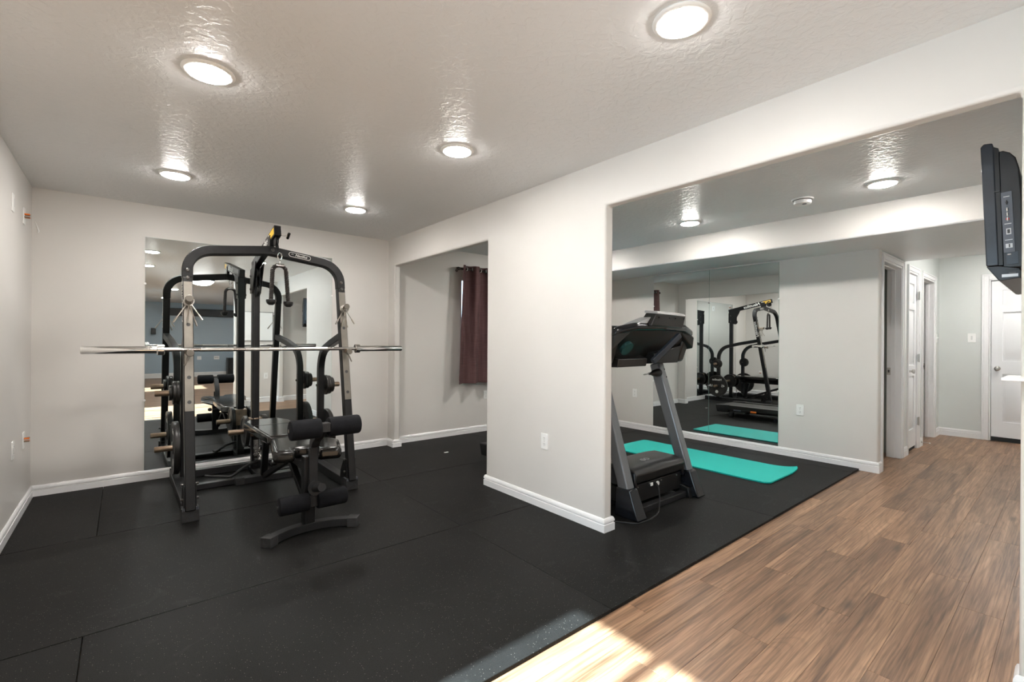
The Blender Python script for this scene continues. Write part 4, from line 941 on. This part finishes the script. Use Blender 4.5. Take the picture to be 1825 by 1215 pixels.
MB().cyl((3.375, 2.28, .988), (3.30, 2.28, .984), .005, n=10).build('plug_tip', CHROME, tm)
for sx in (-1, 1):
    a, b = cx0+sx*.535, cx0+sx*.345
    MB().hexa([(a, 2.075, 1.20), (b, 2.075, 1.315), (b, 2.20, 1.315), (a, 2.24, 1.17)], [(a, 2.065, 1.298), (b, 2.055, 1.372), (b, 2.20, 1.375), (a, 2.24, 1.29)]).build('console_wing', CHARC, tm, bevel=.012, seg=3)
# power cord
pc = MB().tube(fillet([(3.115, 2.05, .185), (3.09, 2.00, .20), (3.085, 1.985, .085), (3.03, 1.955, .0155), (2.93, 1.915, .0155), (2.83, 1.895, .0155), (2.70, 1.905, .0155), (2.60, 2.05, .0155), (2.57, 2.3, .0155)], .05, 6), .0055, 8).build('power_cord', GREYP)
pc.name = 'electric_cable'
tag(pc, 'thin dark power cord looping from the treadmill hood to the floor', 'power cord')

# ------------------------------------------------------------------ yoga mat
def yoga():
    x0, x1, y0, y1 = 4.365, 5.055, 1.715, 3.485; r = .05; nx, ny = 24, 40; mb = MB(); th = .012
    def pos(i, j, top):
        fx, fy = i/nx, j/ny; x = x0+(x1-x0)*fx; yv = y0+(y1-y0)*fy
        # rounded corners
        cxr = min(max(x, x0+r), x1-r); cyr = min(max(yv, y0+r), y1-r); d = math.hypot(x-cxr, yv-cyr)
        if abs(x-cxr) > 0 and abs(yv-cyr) > 0 and d > 0:
            k = r/d*max(abs(x-cxr), abs(yv-cyr))/r if d > 0 else 1; x = cxr+(x-cxr)*k; yv = cyr+(yv-cyr)*k
        lift = .030*max(0, (fx-.70)/.30)**2*max(0, 1-fy/.16)**2+.006*max(0, 1-fy/.06)
        return (x+ .02*fy-.01, yv, zf+.0004+lift+(th if top else 0))
    T = [[mb.v(pos(i, j, 1)) for i in range(nx+1)] for j in range(ny+1)]; B = [[mb.v(pos(i, j, 0)) for i in range(nx+1)] for j in range(ny+1)]
    for j in range(ny):
        for i in range(nx):
            mb.bm.faces.new((T[j][i], T[j][i+1], T[j+1][i+1], T[j+1][i])); mb.bm.faces.new((B[j][i], B[j+1][i], B[j+1][i+1], B[j][i+1]))
    ed = [(0, i) for i in range(nx)]+[(j, nx) for j in range(ny)]+[(ny, nx-i) for i in range(nx)]+[(ny-j, 0) for j in range(ny)]
    for a, b in zip(ed, ed[1:]+ed[:1]): mb.bm.faces.new((T[a[0]][a[1]], B[a[0]][a[1]], B[b[0]][b[1]], T[b[0]][b[1]]))
    return tag(mb.build('yoga_mat', YOGA), 'turquoise exercise mat with one curled corner on the rubber floor', 'exercise mat')
yoga()

# ------------------------------------------------------------------ television on the right wall
tv = thing('television', 'black flat television on a wall arm, seen from its side', 'television', (3.25, .2, 1.53))
TX, TXe = 2.85, 3.72
MB().prism([(.232, 2.095), (.236, 2.112), (.262, 2.116), (.272, 2.104), (.252, 1.588), (.214, 1.588)], 'X', TX, TXe).build('bezel', TVSIDE, tv, bevel=.004)
MB().prism([(.218, 2.085), (.232, 2.095), (.215, 1.588), (.202, 1.588)], 'X', TX+.004, TXe-.004).build('bezel_seam', BLACKM, tv)
MB().prism([(.219, 2.072), (.205, 2.073), (.185, 2.060), (.168, 2.035), (.158, 1.99), (.150, 1.86), (.145, 1.60), (.148, 1.575), (.203, 1.575), (.204, 1.60)], 'X', TX+.010, TXe-.01).build('back_shell', TVGREY, tv, bevel=.004)
MB().prism([(.252, 1.586), (.214, 1.586), (.160, 1.572), (.150, 1.560), (.150, 1.530), (.205, 1.522), (.215, 1.524)], 'X', TX+.002, TXe-.002).build('bottom_housing', TVGREY, tv, bevel=.003)
MB().prism([(.262, 2.07), (.2712, 2.07), (.2556, 1.66), (.246, 1.66)], 'X', TX+.03, TXe-.03).build('screen_panel', BLACKG, tv)
F = frame((TX+.009, .190, 1.79), (0, -1, -.0), (0, 0, 1), (-1, 0, 0))
Ft = F @ Matrix.Rotation(R_(2.5), 4, 'Z')
pp = MB(Ft).box(-.016, .016, -.150, .105, 0, .004).build('port_panel', PORT, tv)
MB(Ft).box(-.010, .024, -.200, -.150, 0, .0025).build('port_panel_tail', TVSIDE, tv)
for i, (v, mm) in enumerate(((.030, PLATE), (.010, PLATE), (-.010, RED))):
    MB(Ft).torus((0, v, .0045), (-1, 0, 0), .0068, .0022, 20, 6).build('jack', PLATE, pp)
    MB(Ft).cyl((0, v, .004), (0, v, .006), .0052, n=14).build('jack_core', mm if mm is RED else SLOT, pp)
MB(Ft).torus((0, .060, .0045), (-1, 0, 0), .0075, .002, 20, 6).build('jack', SLOT, pp); MB(Ft).cyl((0, .060, .004), (0, .060, .0055), .005, n=12).build('jack_core', SLOT, pp)
MB(Ft).box(-.006, .008, -.075, -.050, .004, .0055).build('video_port', SILV, pp); MB(Ft).box(-.003, .005, -.071, -.054, .0055, .0062).build('port_slot', SLOT, pp)
MB(Ft).box(-.010, .010, -.132, -.114, .004, .0055).build('data_port', SILV, pp); MB(Ft).box(-.001, .003, -.130, -.116, .0055, .0062).build('port_slot', SLOT, pp)
for v, w in ((.085, .018), (-.030, .02), (-.098, .022)): MB(Ft).box(-w/2, w/2, v-.0015, v+.0015, .004, .0046).build('port_caption', SILV, pp)
MB().box(TX+.0015, TX+.008, .178, .190, 1.628, 1.634).build('logo_oval', SILV, tv, bevel=.002)
for i, z in enumerate((1.9, )): MB().box(TX-.001, TX+.006, .214, .232, z, z+.004).build('side_notch', SLOT, tv)
for z0, z1, y0, y1, mm in ((1.562, 1.568, .155, .196, BLACKM), (1.536, 1.548, .158, .205, SILV)): MB().box(TX-.002, TX+.05, y0, y1, z0, z1).build('bottom_port', mm, tv)
MB().box(TX-.001, TX+.03, .165, .185, 1.548, 1.556).build('bottom_port', SLOT, tv)
MB().box(3.05, 3.50, .115, .150, 1.68, 1.98).build('mount_plate', BLACKM, tv)
MB().box(3.20, 3.26, -.02, .12, 1.80, 1.86).build('mount_arm', BLACKM, tv); MB().box(3.12, 3.34, -.05, -.02, 1.70, 1.96).build('wall_bracket', BLACKM, tv)
MB().box(TX+.06, 3.2, .125, .148, 1.93, 1.985).build('mount_rail', BLACKM, tv); MB().box(TX+.06, 3.2, .125, .148, 1.66, 1.715).build('mount_rail', BLACKM, tv)
# white ledge wrapped round the wall end
lg = struct(MB().box(2.298, XP, -.05, .166, 1.130, 1.141).build('trim_6', TRIM, bevel=.003))
MB().box(XP, XQ+.02, .127, .166, 1.130, 1.141).build('sill_return', TRIM, lg, bevel=.003)

# ------------------------------------------------------------------ scraps
s = MB().hexa([(2.74, 4.47, .0102), (2.79, 4.465, .0102), (2.80, 4.49, .0102), (2.75, 4.50, .0102)], [(2.74, 4.47, .013), (2.79, 4.465, .0115), (2.80, 4.49, .0135), (2.75, 4.50, .0115)]).build('paper_scrap', PLATE)
tag(s, 'tiny white scrap lying on the rubber mat by the pier wall', 'scrap')

# ------------------------------------------------------------------ things seen only in the gym mirror
t = thing('dome_light', 'round white flush dome light on the ceiling behind the camera, seen in the gym mirror', 'light', (1.19, -.65, ZC))
MB().lathe([(.0, 0), (.21, 0), (.215, .3), (.20, 1), (.0, 1)], (1.19, -.65, ZC), (1.19, -.65, ZC-.03), 36).build('base_pan', GROM, t)
MB().lathe([(.0, 0), (.195, 0), (.19, .25), (.15, .65), (.08, .92), (0, 1)], (1.19, -.65, ZC-.03), (1.19, -.65, ZC-.12), 36).build('glass_bowl', DOMEL, t)
t = thing('projector_screen', 'black projector screen with valance on the rear wall, seen in the gym mirror', 'screen', (2.0, YR, .9))
MB().box(.95, 3.3, YR, YR+.14, 2.02, 2.26).build('valance', DARKV, t, bevel=.01)
MB().box(1.05, 1.12, YR+.01, YR+.03, .95, 2.02).build('frame_side', DARKV, t); MB().box(3.15, 3.22, YR+.01, YR+.03, .95, 2.02).build('frame_side', DARKV, t)
MB().box(1.12, 3.15, YR+.005, YR+.02, .95, 2.02).build('screen_sheet', SCREENW, t)
t = thing('speaker', 'small black speaker on the rear wall, seen at the left edge of the gym mirror', 'speaker', (.72, YR, 1.40))
MB().box(.66, .78, YR, YR+.12, 1.40, 1.60).build('cabinet', BLACKM, t, bevel=.006); MB().cyl((.72, YR+.12, 1.50), (.72, YR+.126, 1.50), .045, n=20).build('grille', CHARC, t)
t = thing('subwoofer', 'black speaker box on the floor by the rear wall, seen in the gym mirror', 'speaker', (2.9, YR+.3, -.009))
MB().box(2.72, 3.10, YR+.10, YR+.48, .02, .62).build('cabinet', BLACKM, t, bevel=.01)
for x in (2.76, 3.06):
    for y_ in (YR+.14, YR+.44): MB().cyl((x, y_, -.009), (x, y_, .02), .02, n=10).build('foot', BLACKR, t)
MB().cyl((2.91, YR+.48, .32), (2.91, YR+.486, .32), .14, n=24).build('cone', CHARC, t)
wall_plate('jack_plate', 'white multi jack plate on the rear wall beside the black speaker box', 'wall plate', (2.45, YR, .62), (1, 0, 0), (0, 1, 0), 'jacks', w=.16, h=.118)
wall_plate('outlet', 'white outlet on the rear wall, seen in the gym mirror between rack posts', 'outlet', (1.95, YR, .62), (1, 0, 0), (0, 1, 0), 'outlet', w=.12)
t = thing('whiteboard', 'plain whiteboard on the wall behind the camera, seen in the gym mirror', 'whiteboard', (2.05, -.05, 1.0))
MB().box(1.80, 2.335, -.05, -.035, 1.235, 1.80).build('board', BOARD, t)
for a in ((1.79, 1.80, 1.225, 1.81), (2.335, 2.345, 1.225, 1.81)): MB().box(a[0], a[1], -.05, -.030, a[2], a[3]).build('frame_side', GROM, t)
for a in ((1.225, 1.235), (1.80, 1.81)): MB().box(1.80, 2.335, -.05, -.030, a[0], a[1]).build('frame_rail', GROM, t)
wall_plate('light_switch', 'white switch plate below the whiteboard, seen in the gym mirror', 'switch', (2.22, -.05, .52), (1, 0, 0), (0, 1, 0), 'decora')
